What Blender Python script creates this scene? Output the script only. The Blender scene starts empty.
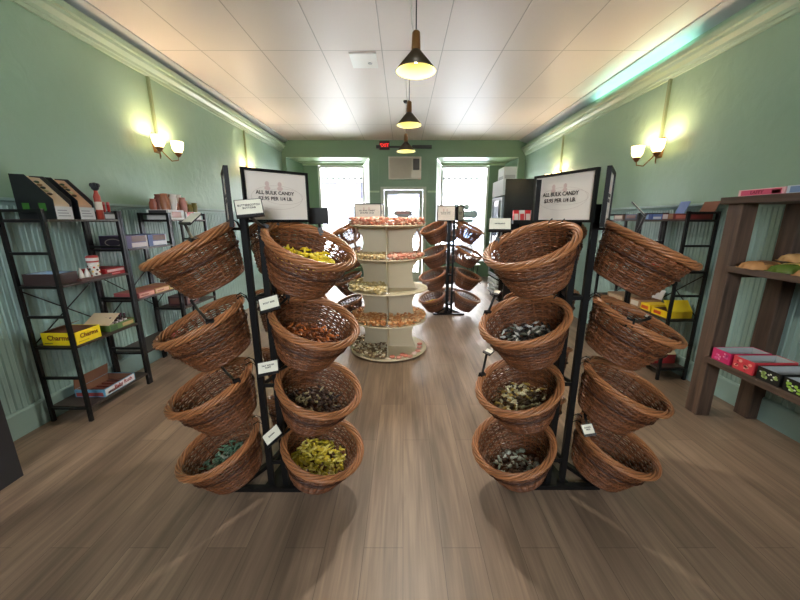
import bpy, math, random
from mathutils import Vector, Matrix, Euler
random.seed(11)
scene = bpy.context.scene
COL = scene.collection
PI = math.pi
rad = math.radians

# ------------------------------------------------------------------ colours and materials
def lin(c):
    out = []
    for v in c[:3]:
        v = v / 255.0
        out.append(v / 12.92 if v <= 0.04045 else ((v + 0.055) / 1.055) ** 2.4)
    return (out[0], out[1], out[2], 1.0)

MATS = {}
def newmat(name):
    m = bpy.data.materials.new(name)
    m.use_nodes = True
    return m, m.node_tree.nodes, m.node_tree.links, m.node_tree.nodes['Principled BSDF']

def plain(name, rgb, rough=0.5, metal=0.0, spec=0.5, vary=0.06, scale=14.0, bump=0.0, island=0.0):
    """procedural paint / card / metal: base colour broken up by a soft noise"""
    if name in MATS: return MATS[name]
    m, N, L, B = newmat(name)
    tc = N.new('ShaderNodeTexCoord')
    nz = N.new('ShaderNodeTexNoise'); nz.inputs['Scale'].default_value = scale; nz.inputs['Detail'].default_value = 4
    L.new(tc.outputs['Object'], nz.inputs['Vector'])
    hv = N.new('ShaderNodeHueSaturation'); hv.inputs['Color'].default_value = lin(rgb)
    mr = N.new('ShaderNodeMapRange')
    mr.inputs['To Min'].default_value = 1 - vary; mr.inputs['To Max'].default_value = 1 + vary
    L.new(nz.outputs['Fac'], mr.inputs['Value'])
    val = mr.outputs['Result']
    if island > 0:
        ge = N.new('ShaderNodeNewGeometry')
        mr2 = N.new('ShaderNodeMapRange')
        mr2.inputs['To Min'].default_value = 1 - island; mr2.inputs['To Max'].default_value = 1 + island
        L.new(ge.outputs['Random Per Island'], mr2.inputs['Value'])
        mu = N.new('ShaderNodeMath'); mu.operation = 'MULTIPLY'
        L.new(val, mu.inputs[0]); L.new(mr2.outputs['Result'], mu.inputs[1])
        val = mu.outputs[0]
    L.new(val, hv.inputs['Value'])
    L.new(hv.outputs['Color'], B.inputs['Base Color'])
    B.inputs['Roughness'].default_value = rough
    B.inputs['Metallic'].default_value = metal
    B.inputs['Specular IOR Level'].default_value = spec
    if bump > 0:
        bp = N.new('ShaderNodeBump'); bp.inputs['Strength'].default_value = bump; bp.inputs['Distance'].default_value = 0.01
        L.new(nz.outputs['Fac'], bp.inputs['Height']); L.new(bp.outputs['Normal'], B.inputs['Normal'])
    MATS[name] = m
    return m

def glow(name, rgb, strength):
    if name in MATS: return MATS[name]
    m, N, L, B = newmat(name)
    B.inputs['Base Color'].default_value = lin(rgb)
    B.inputs['Emission Color'].default_value = lin(rgb)
    B.inputs['Emission Strength'].default_value = strength
    MATS[name] = m
    return m

def clear(name, tint=(255, 255, 255), gloss=0.10, rough=0.02, flat=False):
    """thin clear sheet: light goes straight through, a little is mirrored"""
    if name in MATS: return MATS[name]
    m, N, L, B = newmat(name)
    N.remove(B)
    tr = N.new('ShaderNodeBsdfTransparent'); tr.inputs['Color'].default_value = lin(tint)
    gl = N.new('ShaderNodeBsdfGlossy'); gl.inputs['Roughness'].default_value = rough
    fr = N.new('ShaderNodeFresnel'); fr.inputs['IOR'].default_value = 1.45
    mu = N.new('ShaderNodeMath'); mu.operation = 'ADD'; mu.inputs[1].default_value = gloss - 0.04
    L.new(fr.outputs['Fac'], mu.inputs[0])
    mx = N.new('ShaderNodeMixShader')
    if flat: mx.inputs['Fac'].default_value = gloss
    else: L.new(mu.outputs[0], mx.inputs['Fac'])
    L.new(tr.outputs[0], mx.inputs[1]); L.new(gl.outputs[0], mx.inputs[2])
    L.new(mx.outputs[0], N['Material Output'].inputs['Surface'])
    MATS[name] = m
    return m

def mixed(name, cols, rough=0.4, spec=0.5, by='island'):
    """candy colours picked at random for each loose piece (island) or for each object"""
    if name in MATS: return MATS[name]
    m, N, L, B = newmat(name)
    if by == 'island':
        g = N.new('ShaderNodeNewGeometry'); src = g.outputs['Random Per Island']
    else:
        g = N.new('ShaderNodeObjectInfo'); src = g.outputs['Random']
    r = N.new('ShaderNodeValToRGB'); r.color_ramp.interpolation = 'CONSTANT'
    els = r.color_ramp.elements
    while len(els) < len(cols): els.new(0.5)
    for i, c in enumerate(cols):
        els[i].position = i / len(cols); els[i].color = lin(c)
    L.new(src, r.inputs['Fac']); L.new(r.outputs['Color'], B.inputs['Base Color'])
    B.inputs['Roughness'].default_value = rough
    B.inputs['Specular IOR Level'].default_value = spec
    MATS[name] = m
    return m

def mat_floor():
    m, N, L, B = newmat('plank_floor')
    tc = N.new('ShaderNodeTexCoord')
    sp = N.new('ShaderNodeSeparateXYZ'); L.new(tc.outputs['Object'], sp.inputs[0])
    cb = N.new('ShaderNodeCombineXYZ'); L.new(sp.outputs['Y'], cb.inputs['X']); L.new(sp.outputs['X'], cb.inputs['Y'])
    bk = N.new('ShaderNodeTexBrick'); L.new(cb.outputs[0], bk.inputs['Vector'])
    bk.inputs['Scale'].default_value = 1.0; bk.inputs['Brick Width'].default_value = 1.22; bk.inputs['Row Height'].default_value = 0.178
    bk.inputs['Mortar Size'].default_value = 0.0012; bk.inputs['Mortar Smooth'].default_value = 0.3
    bk.offset = 0.37; bk.offset_frequency = 2
    bk.inputs['Color1'].default_value = lin((150, 127, 106)); bk.inputs['Color2'].default_value = lin((134, 113, 94))
    bk.inputs['Mortar'].default_value = lin((92, 77, 65))
    def noise(sx, sy, detail, dist=0.0):
        mp = N.new('ShaderNodeMapping'); mp.inputs['Scale'].default_value = (sx, sy, 1)
        L.new(tc.outputs['Object'], mp.inputs['Vector'])
        n = N.new('ShaderNodeTexNoise'); n.inputs['Scale'].default_value = 1; n.inputs['Detail'].default_value = detail
        n.inputs['Distortion'].default_value = dist
        L.new(mp.outputs[0], n.inputs['Vector'])
        return n
    g1 = noise(26, 1.6, 6, 0.6); g2 = noise(90, 3.0, 4); g3 = noise(5.0, 0.9, 3, 0.3)
    def ramp(n, a, b, lo, hi):
        r = N.new('ShaderNodeMapRange'); r.inputs['From Min'].default_value = a; r.inputs['From Max'].default_value = b
        r.inputs['To Min'].default_value = lo; r.inputs['To Max'].default_value = hi
        L.new(n.outputs['Fac'], r.inputs['Value']); return r.outputs['Result']
    v = ramp(g1, 0.3, 0.7, 0.74, 1.2)
    for o in (ramp(g2, 0.3, 0.7, 0.88, 1.1), ramp(g3, 0.34, 0.66, 0.7, 1.18)):
        mu = N.new('ShaderNodeMath'); mu.operation = 'MULTIPLY'; L.new(v, mu.inputs[0]); L.new(o, mu.inputs[1]); v = mu.outputs[0]
    hs = N.new('ShaderNodeHueSaturation'); L.new(bk.outputs['Color'], hs.inputs['Color']); L.new(v, hs.inputs['Value'])
    L.new(hs.outputs['Color'], B.inputs['Base Color'])
    B.inputs['Roughness'].default_value = 0.4
    B.inputs['Specular IOR Level'].default_value = 0.5
    bp = N.new('ShaderNodeBump'); bp.inputs['Strength'].default_value = 0.12; bp.inputs['Distance'].default_value = 0.004
    L.new(g1.outputs['Fac'], bp.inputs['Height']); L.new(bp.outputs['Normal'], B.inputs['Normal'])
    return m

def mat_plaster(name, rgb):
    m, N, L, B = newmat(name)
    tc = N.new('ShaderNodeTexCoord')
    n1 = N.new('ShaderNodeTexNoise'); n1.inputs['Scale'].default_value = 7; n1.inputs['Detail'].default_value = 8; n1.inputs['Distortion'].default_value = 0.7
    n2 = N.new('ShaderNodeTexNoise'); n2.inputs['Scale'].default_value = 1.3; n2.inputs['Detail'].default_value = 3
    n3 = N.new('ShaderNodeTexVoronoi'); n3.inputs['Scale'].default_value = 13; n3.feature = 'SMOOTH_F1'
    for n in (n1, n2, n3): L.new(tc.outputs['Object'], n.inputs['Vector'])
    hs = N.new('ShaderNodeHueSaturation'); hs.inputs['Color'].default_value = lin(rgb)
    mr = N.new('ShaderNodeMapRange'); mr.inputs['To Min'].default_value = 0.9; mr.inputs['To Max'].default_value = 1.08
    L.new(n2.outputs['Fac'], mr.inputs['Value']); L.new(mr.outputs['Result'], hs.inputs['Value'])
    L.new(hs.outputs['Color'], B.inputs['Base Color'])
    B.inputs['Roughness'].default_value = 0.38
    B.inputs['Specular IOR Level'].default_value = 0.4
    r2 = N.new('ShaderNodeValToRGB'); r2.color_ramp.elements[0].position = 0.36; r2.color_ramp.elements[1].position = 0.7
    L.new(n1.outputs['Fac'], r2.inputs['Fac'])
    ad = N.new('ShaderNodeMath'); ad.operation = 'ADD'; L.new(r2.outputs['Color'], ad.inputs[0]); L.new(n3.outputs['Distance'], ad.inputs[1])
    bp = N.new('ShaderNodeBump'); bp.inputs['Strength'].default_value = 0.35; bp.inputs['Distance'].default_value = 0.006
    L.new(ad.outputs[0], bp.inputs['Height']); L.new(bp.outputs['Normal'], B.inputs['Normal'])
    return m

def mat_ceiling():
    m, N, L, B = newmat('ceiling_panels')
    tc = N.new('ShaderNodeTexCoord')
    mp = N.new('ShaderNodeMapping'); mp.inputs['Location'].default_value = (0.215, 0.17, 0)
    L.new(tc.outputs['Object'], mp.inputs['Vector'])
    bk = N.new('ShaderNodeTexBrick'); L.new(mp.outputs[0], bk.inputs['Vector'])
    bk.offset = 0.0; bk.squash = 1.0
    bk.inputs['Scale'].default_value = 1.0
    bk.inputs['Brick Width'].default_value = 0.615; bk.inputs['Row Height'].default_value = 1.36
    bk.inputs['Mortar Size'].default_value = 0.007; bk.inputs['Mortar Smooth'].default_value = 0.6
    bk.inputs['Color1'].default_value = lin((226, 217, 210)); bk.inputs['Color2'].default_value = lin((222, 213, 206))
    bk.inputs['Mortar'].default_value = lin((176, 168, 160))
    L.new(bk.outputs['Color'], B.inputs['Base Color'])
    B.inputs['Roughness'].default_value = 0.45
    iv = N.new('ShaderNodeMath'); iv.operation = 'SUBTRACT'; iv.inputs[0].default_value = 1.0; L.new(bk.outputs['Fac'], iv.inputs[1])
    bp = N.new('ShaderNodeBump'); bp.inputs['Strength'].default_value = 0.4; bp.inputs['Distance'].default_value = 0.006
    L.new(iv.outputs[0], bp.inputs['Height']); L.new(bp.outputs['Normal'], B.inputs['Normal'])
    return m

def mat_timber(name, rgb, along='Z'):
    m, N, L, B = newmat(name)
    tc = N.new('ShaderNodeTexCoord')
    mp = N.new('ShaderNodeMapping'); mp.inputs['Scale'].default_value = (24, 24, 1.6) if along == 'Z' else (24, 1.6, 24)
    L.new(tc.outputs['Object'], mp.inputs['Vector'])
    n = N.new('ShaderNodeTexNoise'); n.inputs['Scale'].default_value = 1; n.inputs['Detail'].default_value = 7; n.inputs['Distortion'].default_value = 0.8
    L.new(mp.outputs[0], n.inputs['Vector'])
    r = N.new('ShaderNodeValToRGB')
    r.color_ramp.elements[0].color = lin([v * 0.72 for v in rgb]); r.color_ramp.elements[0].position = 0.3
    r.color_ramp.elements[1].color = lin([min(255, v * 1.12) for v in rgb]); r.color_ramp.elements[1].position = 0.66
    L.new(n.outputs['Fac'], r.inputs['Fac']); L.new(r.outputs['Color'], B.inputs['Base Color'])
    B.inputs['Roughness'].default_value = 0.62
    bp = N.new('ShaderNodeBump'); bp.inputs['Strength'].default_value = 0.4; bp.inputs['Distance'].default_value = 0.006
    L.new(n.outputs['Fac'], bp.inputs['Height']); L.new(bp.outputs['Normal'], B.inputs['Normal'])
    return m

M_floor = mat_floor()
M_plaster = mat_plaster('green_plaster', (140, 170, 146))
M_ceiling = mat_ceiling()
M_timber = mat_timber('rough_timber', (92, 72, 59))
M_timberY = mat_timber('rough_board', (86, 68, 56), 'Y')
M_bead = plain('teal_beadboard', (146, 174, 168), 0.4, vary=0.05, scale=5)
M_green = plain('green_paint', (112, 142, 112), 0.4, vary=0.04, scale=3)
M_lgreen = plain('pale_green_paint', (166, 192, 150), 0.35, vary=0.04, scale=3)
M_crown = plain('crown_paint', (152, 174, 148), 0.35, vary=0.04, scale=4)
M_grey = plain('grey_trim', (176, 182, 184), 0.4, vary=0.04)
M_white = plain('white_paint', (238, 240, 234), 0.35, vary=0.02)
M_black = plain('black_metal', (15, 15, 16), 0.42, spec=0.35, vary=0.12)
M_blackp = plain('black_plastic', (24, 24, 26), 0.3, vary=0.05)
M_shelf = plain('dark_shelf_board', (62, 52, 46), 0.45, vary=0.15, scale=20)
M_wick = plain('wicker', (118, 72, 44), 0.38, spec=0.5, vary=0.25, scale=30, island=0.4)
M_rim = plain('wicker_rim', (156, 102, 64), 0.34, spec=0.55, vary=0.3, scale=24, island=0.5)
M_band = plain('wicker_band', (66, 34, 18), 0.45, vary=0.2, scale=30)
M_paper = plain('paper', (232, 222, 212), 0.55, vary=0.02)
M_card = plain('card', (232, 228, 210), 0.5, vary=0.02)
M_ink = plain('ink', (52, 34, 30), 0.6, vary=0.02)
M_faint = plain('faint_ink', (206, 192, 182), 0.6, vary=0.02)
M_pinkink = plain('pale_red_ink', (212, 186, 178), 0.6, vary=0.02)
M_glass = clear('window_glass')
M_acr = clear('clear_acrylic', (253, 253, 252), 0.05, 0.15, True)
M_cream = plain('cream_board', (222, 208, 178), 0.5, vary=0.03)
M_kraft = plain('brown_card', (122, 84, 62), 0.7, vary=0.06)
M_beige = plain('pale_card', (222, 200, 168), 0.6, vary=0.05)

# ------------------------------------------------------------------ mesh building
class MB:
    def __init__(s): s.v = []; s.f = []
    def add(s, vs, fs):
        o = len(s.v); s.v += [tuple(v) for v in vs]; s.f += [tuple(i + o for i in f) for f in fs]; return s
    def box(s, x0, y0, z0, x1, y1, z1):
        return s.add([(x0,y0,z0),(x1,y0,z0),(x1,y1,z0),(x0,y1,z0),(x0,y0,z1),(x1,y0,z1),(x1,y1,z1),(x0,y1,z1)],
              [(0,3,2,1),(4,5,6,7),(0,1,5,4),(1,2,6,5),(2,3,7,6),(3,0,4,7)])
    def bar(s, a, b, w, h=None, up=(0,0,1)):
        h = h or w; a = Vector(a); b = Vector(b); d = (b - a).normalized(); u = Vector(up)
        if abs(d.dot(u)) > 0.95: u = Vector((0, 1, 0))
        x = d.cross(u).normalized(); y = x.cross(d)
        vs = []
        for p in (a, b):
            for (i, j) in ((-1,-1),(1,-1),(1,1),(-1,1)): vs.append(p + x * (i * w / 2) + y * (j * h / 2))
        return s.add(vs, [(3,2,1,0),(4,5,6,7),(0,1,5,4),(1,2,6,5),(2,3,7,6),(3,0,4,7)])
    def tube(s, pts, r, n=8, closed=False, flat=None):
        """round tube along points; flat = (radial, vertical) half sizes for a strap lying round the z axis"""
        pts = [Vector(p) for p in pts]; m = len(pts); vs = []; fs = []
        for i, p in enumerate(pts):
            t = (pts[(i+1) % m] - pts[i-1]) if closed else (pts[min(i+1, m-1)] - pts[max(i-1, 0)])
            t.normalize()
            u = Vector((0,0,1)) if abs(t.z) < 0.9 else Vector((1,0,0))
            a = t.cross(u).normalized(); b = a.cross(t)
            for k in range(n):
                th = 2*PI*(k + 0.5)/n
                ra, rb = flat if flat else (r, r)
                vs.append(p + a*(ra*math.cos(th)) + b*(rb*math.sin(th)))
        for i in range(m if closed else m-1):
            j = (i+1) % m
            for k in range(n):
                l = (k+1) % n
                fs.append((i*n+k, j*n+k, j*n+l, i*n+l))
        if not closed:
            fs.append(tuple(range(n-1, -1, -1))); fs.append(tuple((m-1)*n + k for k in range(n)))
        return s.add(vs, fs)
    def lathe(s, prof, n=32, cx=0, cy=0, sx=1, sy=1):
        vs = []; fs = []
        for (r, z) in prof:
            for k in range(n):
                a = 2*PI*k/n; vs.append((cx + sx*r*math.cos(a), cy + sy*r*math.sin(a), z))
        for i in range(len(prof)-1):
            for k in range(n):
                l = (k+1) % n; fs.append((i*n+k, i*n+l, (i+1)*n+l, (i+1)*n+k))
        return s.add(vs, fs)
    def prism(s, pts, axis, d0, d1):
        """2-D outline pushed along an axis; 'y': outline (x,z), 'x': outline (y,z), 'z': outline (x,y)"""
        def mk(p, d):
            return {'y': (p[0], d, p[1]), 'x': (d, p[0], p[1]), 'z': (p[0], p[1], d)}[axis]
        n = len(pts); vs = [mk(p, d0) for p in pts] + [mk(p, d1) for p in pts]
        fs = [tuple(range(n-1, -1, -1)), tuple(range(n, 2*n))] + [(i, (i+1) % n, n+(i+1) % n, n+i) for i in range(n)]
        return s.add(vs, fs)
    def openbox(s, sx, sy, sz, t=0.004, z0=0.0):
        s.box(-sx/2, -sy/2, z0, sx/2, sy/2, z0+t)
        s.box(-sx/2, -sy/2, z0+t, -sx/2+t, sy/2, z0+sz); s.box(sx/2-t, -sy/2, z0+t, sx/2, sy/2, z0+sz)
        s.box(-sx/2+t, -sy/2, z0+t, sx/2-t, -sy/2+t, z0+sz); s.box(-sx/2+t, sy/2-t, z0+t, sx/2-t, sy/2, z0+sz)
        return s
    def ball(s, c, r, sx=1, sy=1, sz=1, n=10, m=6):
        prof = [(max(1e-4, r*math.sin(PI*i/m)), -r*math.cos(PI*i/m)) for i in range(m+1)]
        vs = []; fs = []
        for (q, z) in prof:
            for k in range(n):
                a = 2*PI*k/n; vs.append((c[0]+sx*q*math.cos(a), c[1]+sy*q*math.sin(a), c[2]+sz*z))
        for i in range(m):
            for k in range(n):
                l = (k+1) % n; fs.append((i*n+k, i*n+l, (i+1)*n+l, (i+1)*n+k))
        return s.add(vs, fs)
    def mesh(s, name, smooth=False):
        me = bpy.data.meshes.new(name); me.from_pydata(s.v, [], s.f); me.validate()
        if smooth: me.polygons.foreach_set('use_smooth', [True]*len(me.polygons))
        me.update(); return me

def obj(name, geo, mat, parent=None, loc=(0,0,0), rot=(0,0,0), smooth=False):
    me = geo.mesh(name, smooth) if isinstance(geo, MB) else geo
    if mat and len(me.materials) == 0: me.materials.append(mat)
    o = bpy.data.objects.new(name, me); COL.objects.link(o)
    o.location = loc; o.rotation_euler = rot
    if parent: o.parent = parent
    return o
def tag(o, label, cat, group=None, kind=None):
    o['label'] = label; o['category'] = cat
    if group: o['group'] = group
    if kind: o['kind'] = kind
    return o
def thing(name, label, cat, loc=(0,0,0), rot=(0,0,0), group=None):
    o = bpy.data.objects.new(name, None); COL.objects.link(o); o.empty_display_size = 0.05
    o.location = loc; o.rotation_euler = rot if isinstance(rot, (tuple, list)) else (0, 0, rot)
    return tag(o, label, cat, group)
def struct(name, geo, mat, label, cat, parent=None, smooth=False):
    o = obj(name, geo, mat, parent, smooth=smooth); o['kind'] = 'structure'
    if not parent: o['label'] = label; o['category'] = cat
    return o
TXT = {}
def text_mesh(body, size, spacing=1.0):
    key = (body, size)
    if key in TXT: return TXT[key]
    cu = bpy.data.curves.new('lettering', 'FONT'); cu.body = body; cu.size = size
    cu.align_x = 'CENTER'; cu.align_y = 'CENTER'; cu.extrude = 0.0004; cu.resolution_u = 2; cu.space_line = spacing; cu.offset = size * 0.022
    o = bpy.data.objects.new('lettering', cu); COL.objects.link(o)
    dg = bpy.context.evaluated_depsgraph_get(); dg.update()
    me = bpy.data.meshes.new_from_object(o.evaluated_get(dg)); me.name = 'lettering'
    bpy.data.objects.remove(o); bpy.data.curves.remove(cu)
    TXT[key] = me
    return me
def lettering(body, size, mat, parent, loc, rot, spacing=1.0):
    me = text_mesh(body, size, spacing)
    if len(me.materials) and me.materials[0] != mat: me = me.copy(); me.materials.clear()
    return obj('lettering', me, mat, parent, loc, rot)
FACE_ROT = {'-y': (PI/2, 0, 0), '+x': (PI/2, 0, PI/2), '-x': (PI/2, 0, -PI/2), '+y': (PI/2, 0, PI), 'top': (0, 0, 0)}

# ------------------------------------------------------------------ the room
XL, XR, YF, YB, ZC = -2.65, 2.68, 7.85, -2.6, 3.13
RAIL = 1.575
struct('floor', MB().box(XL-0.1, YB-0.1, -0.1, XR+0.1, 9.0, 0), M_floor, 'grey-brown wood plank floor of the shop', 'floor')
struct('ceiling', MB().box(XL-0.1, YB-0.1, ZC, XR+0.1, YF+0.3, ZC+0.1), M_ceiling, 'off-white panelled ceiling above the shop', 'ceiling')
def side_wall(name, x, sgn, label):
    w = struct(name, MB().box(min(x, x-sgn*0.15), YB-0.1, 0, max(x, x-sgn*0.15), YF+0.02, ZC), M_plaster, label, 'wall')
    # beadboard below the rail: tongue boards with a groove between
    pts = [(x, YB)]; y = YB
    while y < YF - 0.01:
        pts += [(x + sgn*0.006, y), (x + sgn*0.014, y+0.008), (x + sgn*0.014, y+0.034), (x + sgn*0.018, y+0.038), (x + sgn*0.018, y+0.044), (x + sgn*0.014, y+0.048), (x + sgn*0.014, y+0.066), (x + sgn*0.006, y+0.074)]
        y += 0.075
    pts.append((x, YF-0.001))
    n = len(pts)
    b = MB().add([(p[0], p[1], 0.02) for p in pts] + [(p[0], p[1], RAIL-0.02) for p in pts], [(i, i+1, n+i+1, n+i) for i in range(n-1)])
    o = obj('wainscot', b, M_bead, w); o['label'] = 'teal beadboard lower wall'
    return w
wl = side_wall('wall_left', XL, 1, 'green trowelled plaster left wall over teal beadboard')
wr = side_wall('wall_right', XR, -1, 'green trowelled plaster right wall over teal beadboard')
bw = MB(); bw.box(XL-0.1, YB-0.15, 0, -0.7, YB, ZC); bw.box(0.7, YB-0.15, 0, XR+0.1, YB, ZC); bw.box(-0.7, YB-0.15, 0, 0.7, YB, 1.7); bw.box(-0.7, YB-0.15, 2.6, 0.7, YB, ZC)
struct('wall_back', bw, M_plaster, 'green plaster wall behind the camera', 'wall')
fr = MB()
for x0 in (-0.7, -0.02, 0.66): fr.box(x0, YB-0.1, 1.7, x0+0.04, YB-0.04, 2.6)
fr.box(-0.7, YB-0.1, 1.7, 0.7, YB-0.04, 1.74); fr.box(-0.7, YB-0.1, 2.56, 0.7, YB-0.04, 2.6)
w3 = struct('window_3', fr, M_white, 'added white-framed window behind the camera, for fill light', 'window')  # unseen window, added to brighten the front of the room
obj('pane', MB().box(-0.66, YB-0.075, 1.74, 0.66, YB-0.069, 2.56), M_glass, w3)
def profile_run(name, x, sgn, prof, mat, label, y0=YB, y1=YF):
    pts = [(x + sgn*a, z) for a, z in prof]
    return struct(name, MB().prism(pts, 'y', y0, y1), mat, label, 'trim')
cr = [(0, 2.845), (0.02, 2.845), (0.026, 2.868), (0.036, 2.872), (0.042, 2.895), (0.075, 2.925), (0.082, 2.95), (0.105, 2.955), (0.112, 2.985), (0.112, 3.0), (0.075, 3.002), (0.07, 2.955), (0, 2.955)]
profile_run('trim_1', XL, 1, [(a, z+0.045) for a, z in cr], M_crown, 'pale green crown moulding along the left wall', y1=YF-0.02)
profile_run('trim_2', XR, -1, [(a, z-0.03) for a, z in cr], M_crown, 'pale green crown moulding along the right wall', y1=YF-0.02)
gp = [(0, 3.07), (0.015, 3.07), (0.16, 3.115), (0.16, 3.129), (0, 3.129)]
profile_run('trim_3', XL, 1, gp, M_grey, 'grey ceiling edge strip above left crown')
profile_run('trim_4', XR, -1, gp, M_grey, 'grey ceiling edge strip above right crown')
rp = [(0, RAIL-0.03), (0.02, RAIL-0.03), (0.028, RAIL-0.008), (0.05, RAIL), (0.05, RAIL+0.018), (0, RAIL+0.022)]
profile_run('trim_5', XL, 1, rp, M_bead, 'teal cap rail above the left beadboard')
profile_run('trim_6', XR, -1, rp, M_bead, 'teal cap rail above the right beadboard')
bp_ = [(0, 0), (0.03, 0), (0.03, 0.165), (0.024, 0.18), (0, 0.185)]
profile_run('baseboard_left', XL, 1, bp_, M_bead, 'teal baseboard of the left wall')
profile_run('baseboard_right', XR, -1, bp_, M_bead, 'teal baseboard of the right wall')
M_conduit = plain('conduit_paint', (118, 132, 96), 0.4)
for i, (x, y, z0, z1, s) in enumerate([(XL+0.012, 3.90, 2.30, 2.89, 'left wall above the near sconce'), (XR-0.012, 3.76, 2.22, 2.815, 'right wall above the near sconce'),
                                        (XL+0.012, 6.05, 2.3, 2.89, 'left wall above the far sconce'), (XR-0.012, 6.05, 2.22, 2.815, 'right wall above the far sconce')]):
    struct('trim_%d' % (7+i), MB().box(x-0.012, y-0.013, z0, x+0.012, y+0.013, z1), M_conduit, 'thin green wiring conduit on the ' + s, 'conduit')

# ---- street front: beam, pier with door, two window bays
YG = 8.72
struct('wall_front', MB().box(XL-0.1, YF, 2.79, XR+0.1, YF+0.25, ZC), M_green, 'green beam across the street front', 'wall')
fm = MB()
fm.box(-0.743, YF, 0, -0.50, YF+0.12, 2.79); fm.box(0.52, YF, 0, 0.743, YF+0.12, 2.79); fm.box(-0.50, YF, 2.17, 0.52, YF+0.12, 2.79)
struct('wall_pier', fm, M_green, 'green pier wall round the street door', 'wall')
tr = MB()
for x0, x1 in ((-0.70, -0.54), (0.58, 0.72)):
    for z0, z1 in ((2.24, 2.70), (0.95, 2.02)):
        tr.box(x0, YF-0.012, z0, x0+0.018, YF, z1); tr.box(x1-0.018, YF-0.012, z0, x1, YF, z1)
        tr.box(x0+0.018, YF-0.012, z0, x1-0.018, YF, z0+0.018); tr.box(x0+0.018, YF-0.012, z1-0.018, x1-0.018, YF, z1)
struct('trim_11', tr, M_green, 'green panel mouldings on the door pier', 'trim')
tr = MB(); tr.box(-0.74, YF-0.035, 2.05, -0.53, YF, 2.085); tr.box(0.55, YF-0.035, 2.05, 0.74, YF, 2.085)
struct('trim_12', tr, M_lgreen, 'pale ledges beside the door head', 'trim')
for nm, sgn, xo, xi, xb, xg0, xg1 in (('left', -1, -2.56, -0.743, -2.44, -2.09, -0.95), ('right', 1, 2.53, 0.743, 2.48, 2.12, 0.93)):
    w = MB()
    w.prism([(xo, YF+0.004), (xo+sgn*0.12, YF+0.004), (xb+sgn*0.15, YG+0.1), (xb, YG)], 'z', 0, 2.79)              # outer cheek
    w.box(min(xb, xg0), YG, 0, max(xb, xg0), YG+0.1, 2.79)                                             # back beside the glass
    w.box(min(xg0, xg1), YG, 0, max(xg0, xg1), YG+0.1, 0.40)                                           # apron below the glass
    w.box(min(xo, XL if sgn < 0 else XR), YF, 0, max(xo, XL if sgn < 0 else XR), YF+0.12, 2.79)         # return to the side wall
    struct('wall_bay_' + nm, w, M_green, 'green walls of the %s window bay' % nm, 'wall')
    s = MB(); s.prism([(xo, YF+0.004), (xi, YF+0.004), (xg1, YG+0.1), (xb, YG+0.1)] if sgn > 0 else [(xi, YF+0.004), (xo, YF+0.004), (xb, YG+0.1), (xg1, YG+0.1)], 'z', 2.782, 2.789)
    s.box(min(xb, xg1), YG-0.06, 2.745, max(xb, xg1), YG, 2.78)
    s.box(min(xb, xg1), YG-0.40, 2.765, max(xb, xg1), YG-0.36, 2.7815)
    struct('ceiling_bay_' + nm, s, M_lgreen, 'pale green soffit of the %s window bay' % nm, 'ceiling')
    j = MB().prism([(xi, YF+0.12), (xi-sgn*0.03, YF+0.12), (xg1-sgn*0.03, YG+0.1), (xg1, YG+0.1)], 'z', 0, 2.79)
    struct('wall_cheek_' + nm, j, M_white, 'white inner cheek of the %s window bay' % nm, 'wall')
    a, b = min(xg0, xg1), max(xg0, xg1)
    n = 1 if sgn < 0 else 2
    fr = MB(); fr.box(a, YG+0.01, 0.40, a+0.05, YG+0.07, 2.74); fr.box(b-0.05, YG+0.01, 0.40, b, YG+0.07, 2.74); fr.box(a+0.05, YG+0.01, 0.40, b-0.05, YG+0.07, 0.45); fr.box(a+0.05, YG+0.01, 2.69, b-0.05, YG+0.07, 2.79)
    w = struct('window_%d' % n, fr, M_white, 'white-framed shop window of the %s bay' % nm, 'window')
    obj('pane', MB().box(a+0.05, YG+0.035, 0.45, b-0.05, YG+0.041, 2.69), M_glass, w)
    gx = -1.02 if sgn < 0 else 0.99
    obj('stay_rod', MB().tube([(gx, YG-0.02, 1.4), (gx, YG-0.02, 2.62)], 0.013, 8), M_grey, w)
    obj('sill', MB().box(a, YG-0.06, 0.40, b, YG+0.01, 0.43), M_white, w)

# street door
M_dframe = plain('door_frame_paint', (176, 186, 168), 0.4)
df = MB(); df.box(-0.50, YF-0.02, 0, -0.43, YF+0.1, 2.17); df.box(0.45, YF-0.02, 0, 0.52, YF+0.1, 2.17); df.box(-0.43, YF-0.02, 2.11, 0.45, YF+0.1, 2.17)
dr = struct('door_1', df, M_dframe, 'pale glazed street door between the two windows', 'door')
lf = MB(); lf.box(-0.42, YF+0.03, 0.01, -0.34, YF+0.07, 2.10); lf.box(0.37, YF+0.03, 0.01, 0.44, YF+0.07, 2.10); lf.box(-0.34, YF+0.03, 0.01, 0.37, YF+0.07, 0.25); lf.box(-0.34, YF+0.03, 2.02, 0.37, YF+0.07, 2.10)
leaf = obj('door_leaf', lf, M_dframe, dr)
obj('pane', MB().box(-0.34, YF+0.045, 0.25, 0.37, YF+0.051, 2.02), M_glass, leaf)
obj('door_handle', MB().tube([(-0.38, YF+0.03, 1.0), (-0.38, YF-0.01, 1.0), (-0.38, YF-0.01, 1.16), (-0.38, YF+0.03, 1.16)], 0.009), M_grey, dr)
obj('door_closer', MB().box(-0.33, YF-0.03, 2.00, -0.12, YF+0.02, 2.08), M_grey, dr)
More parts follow.
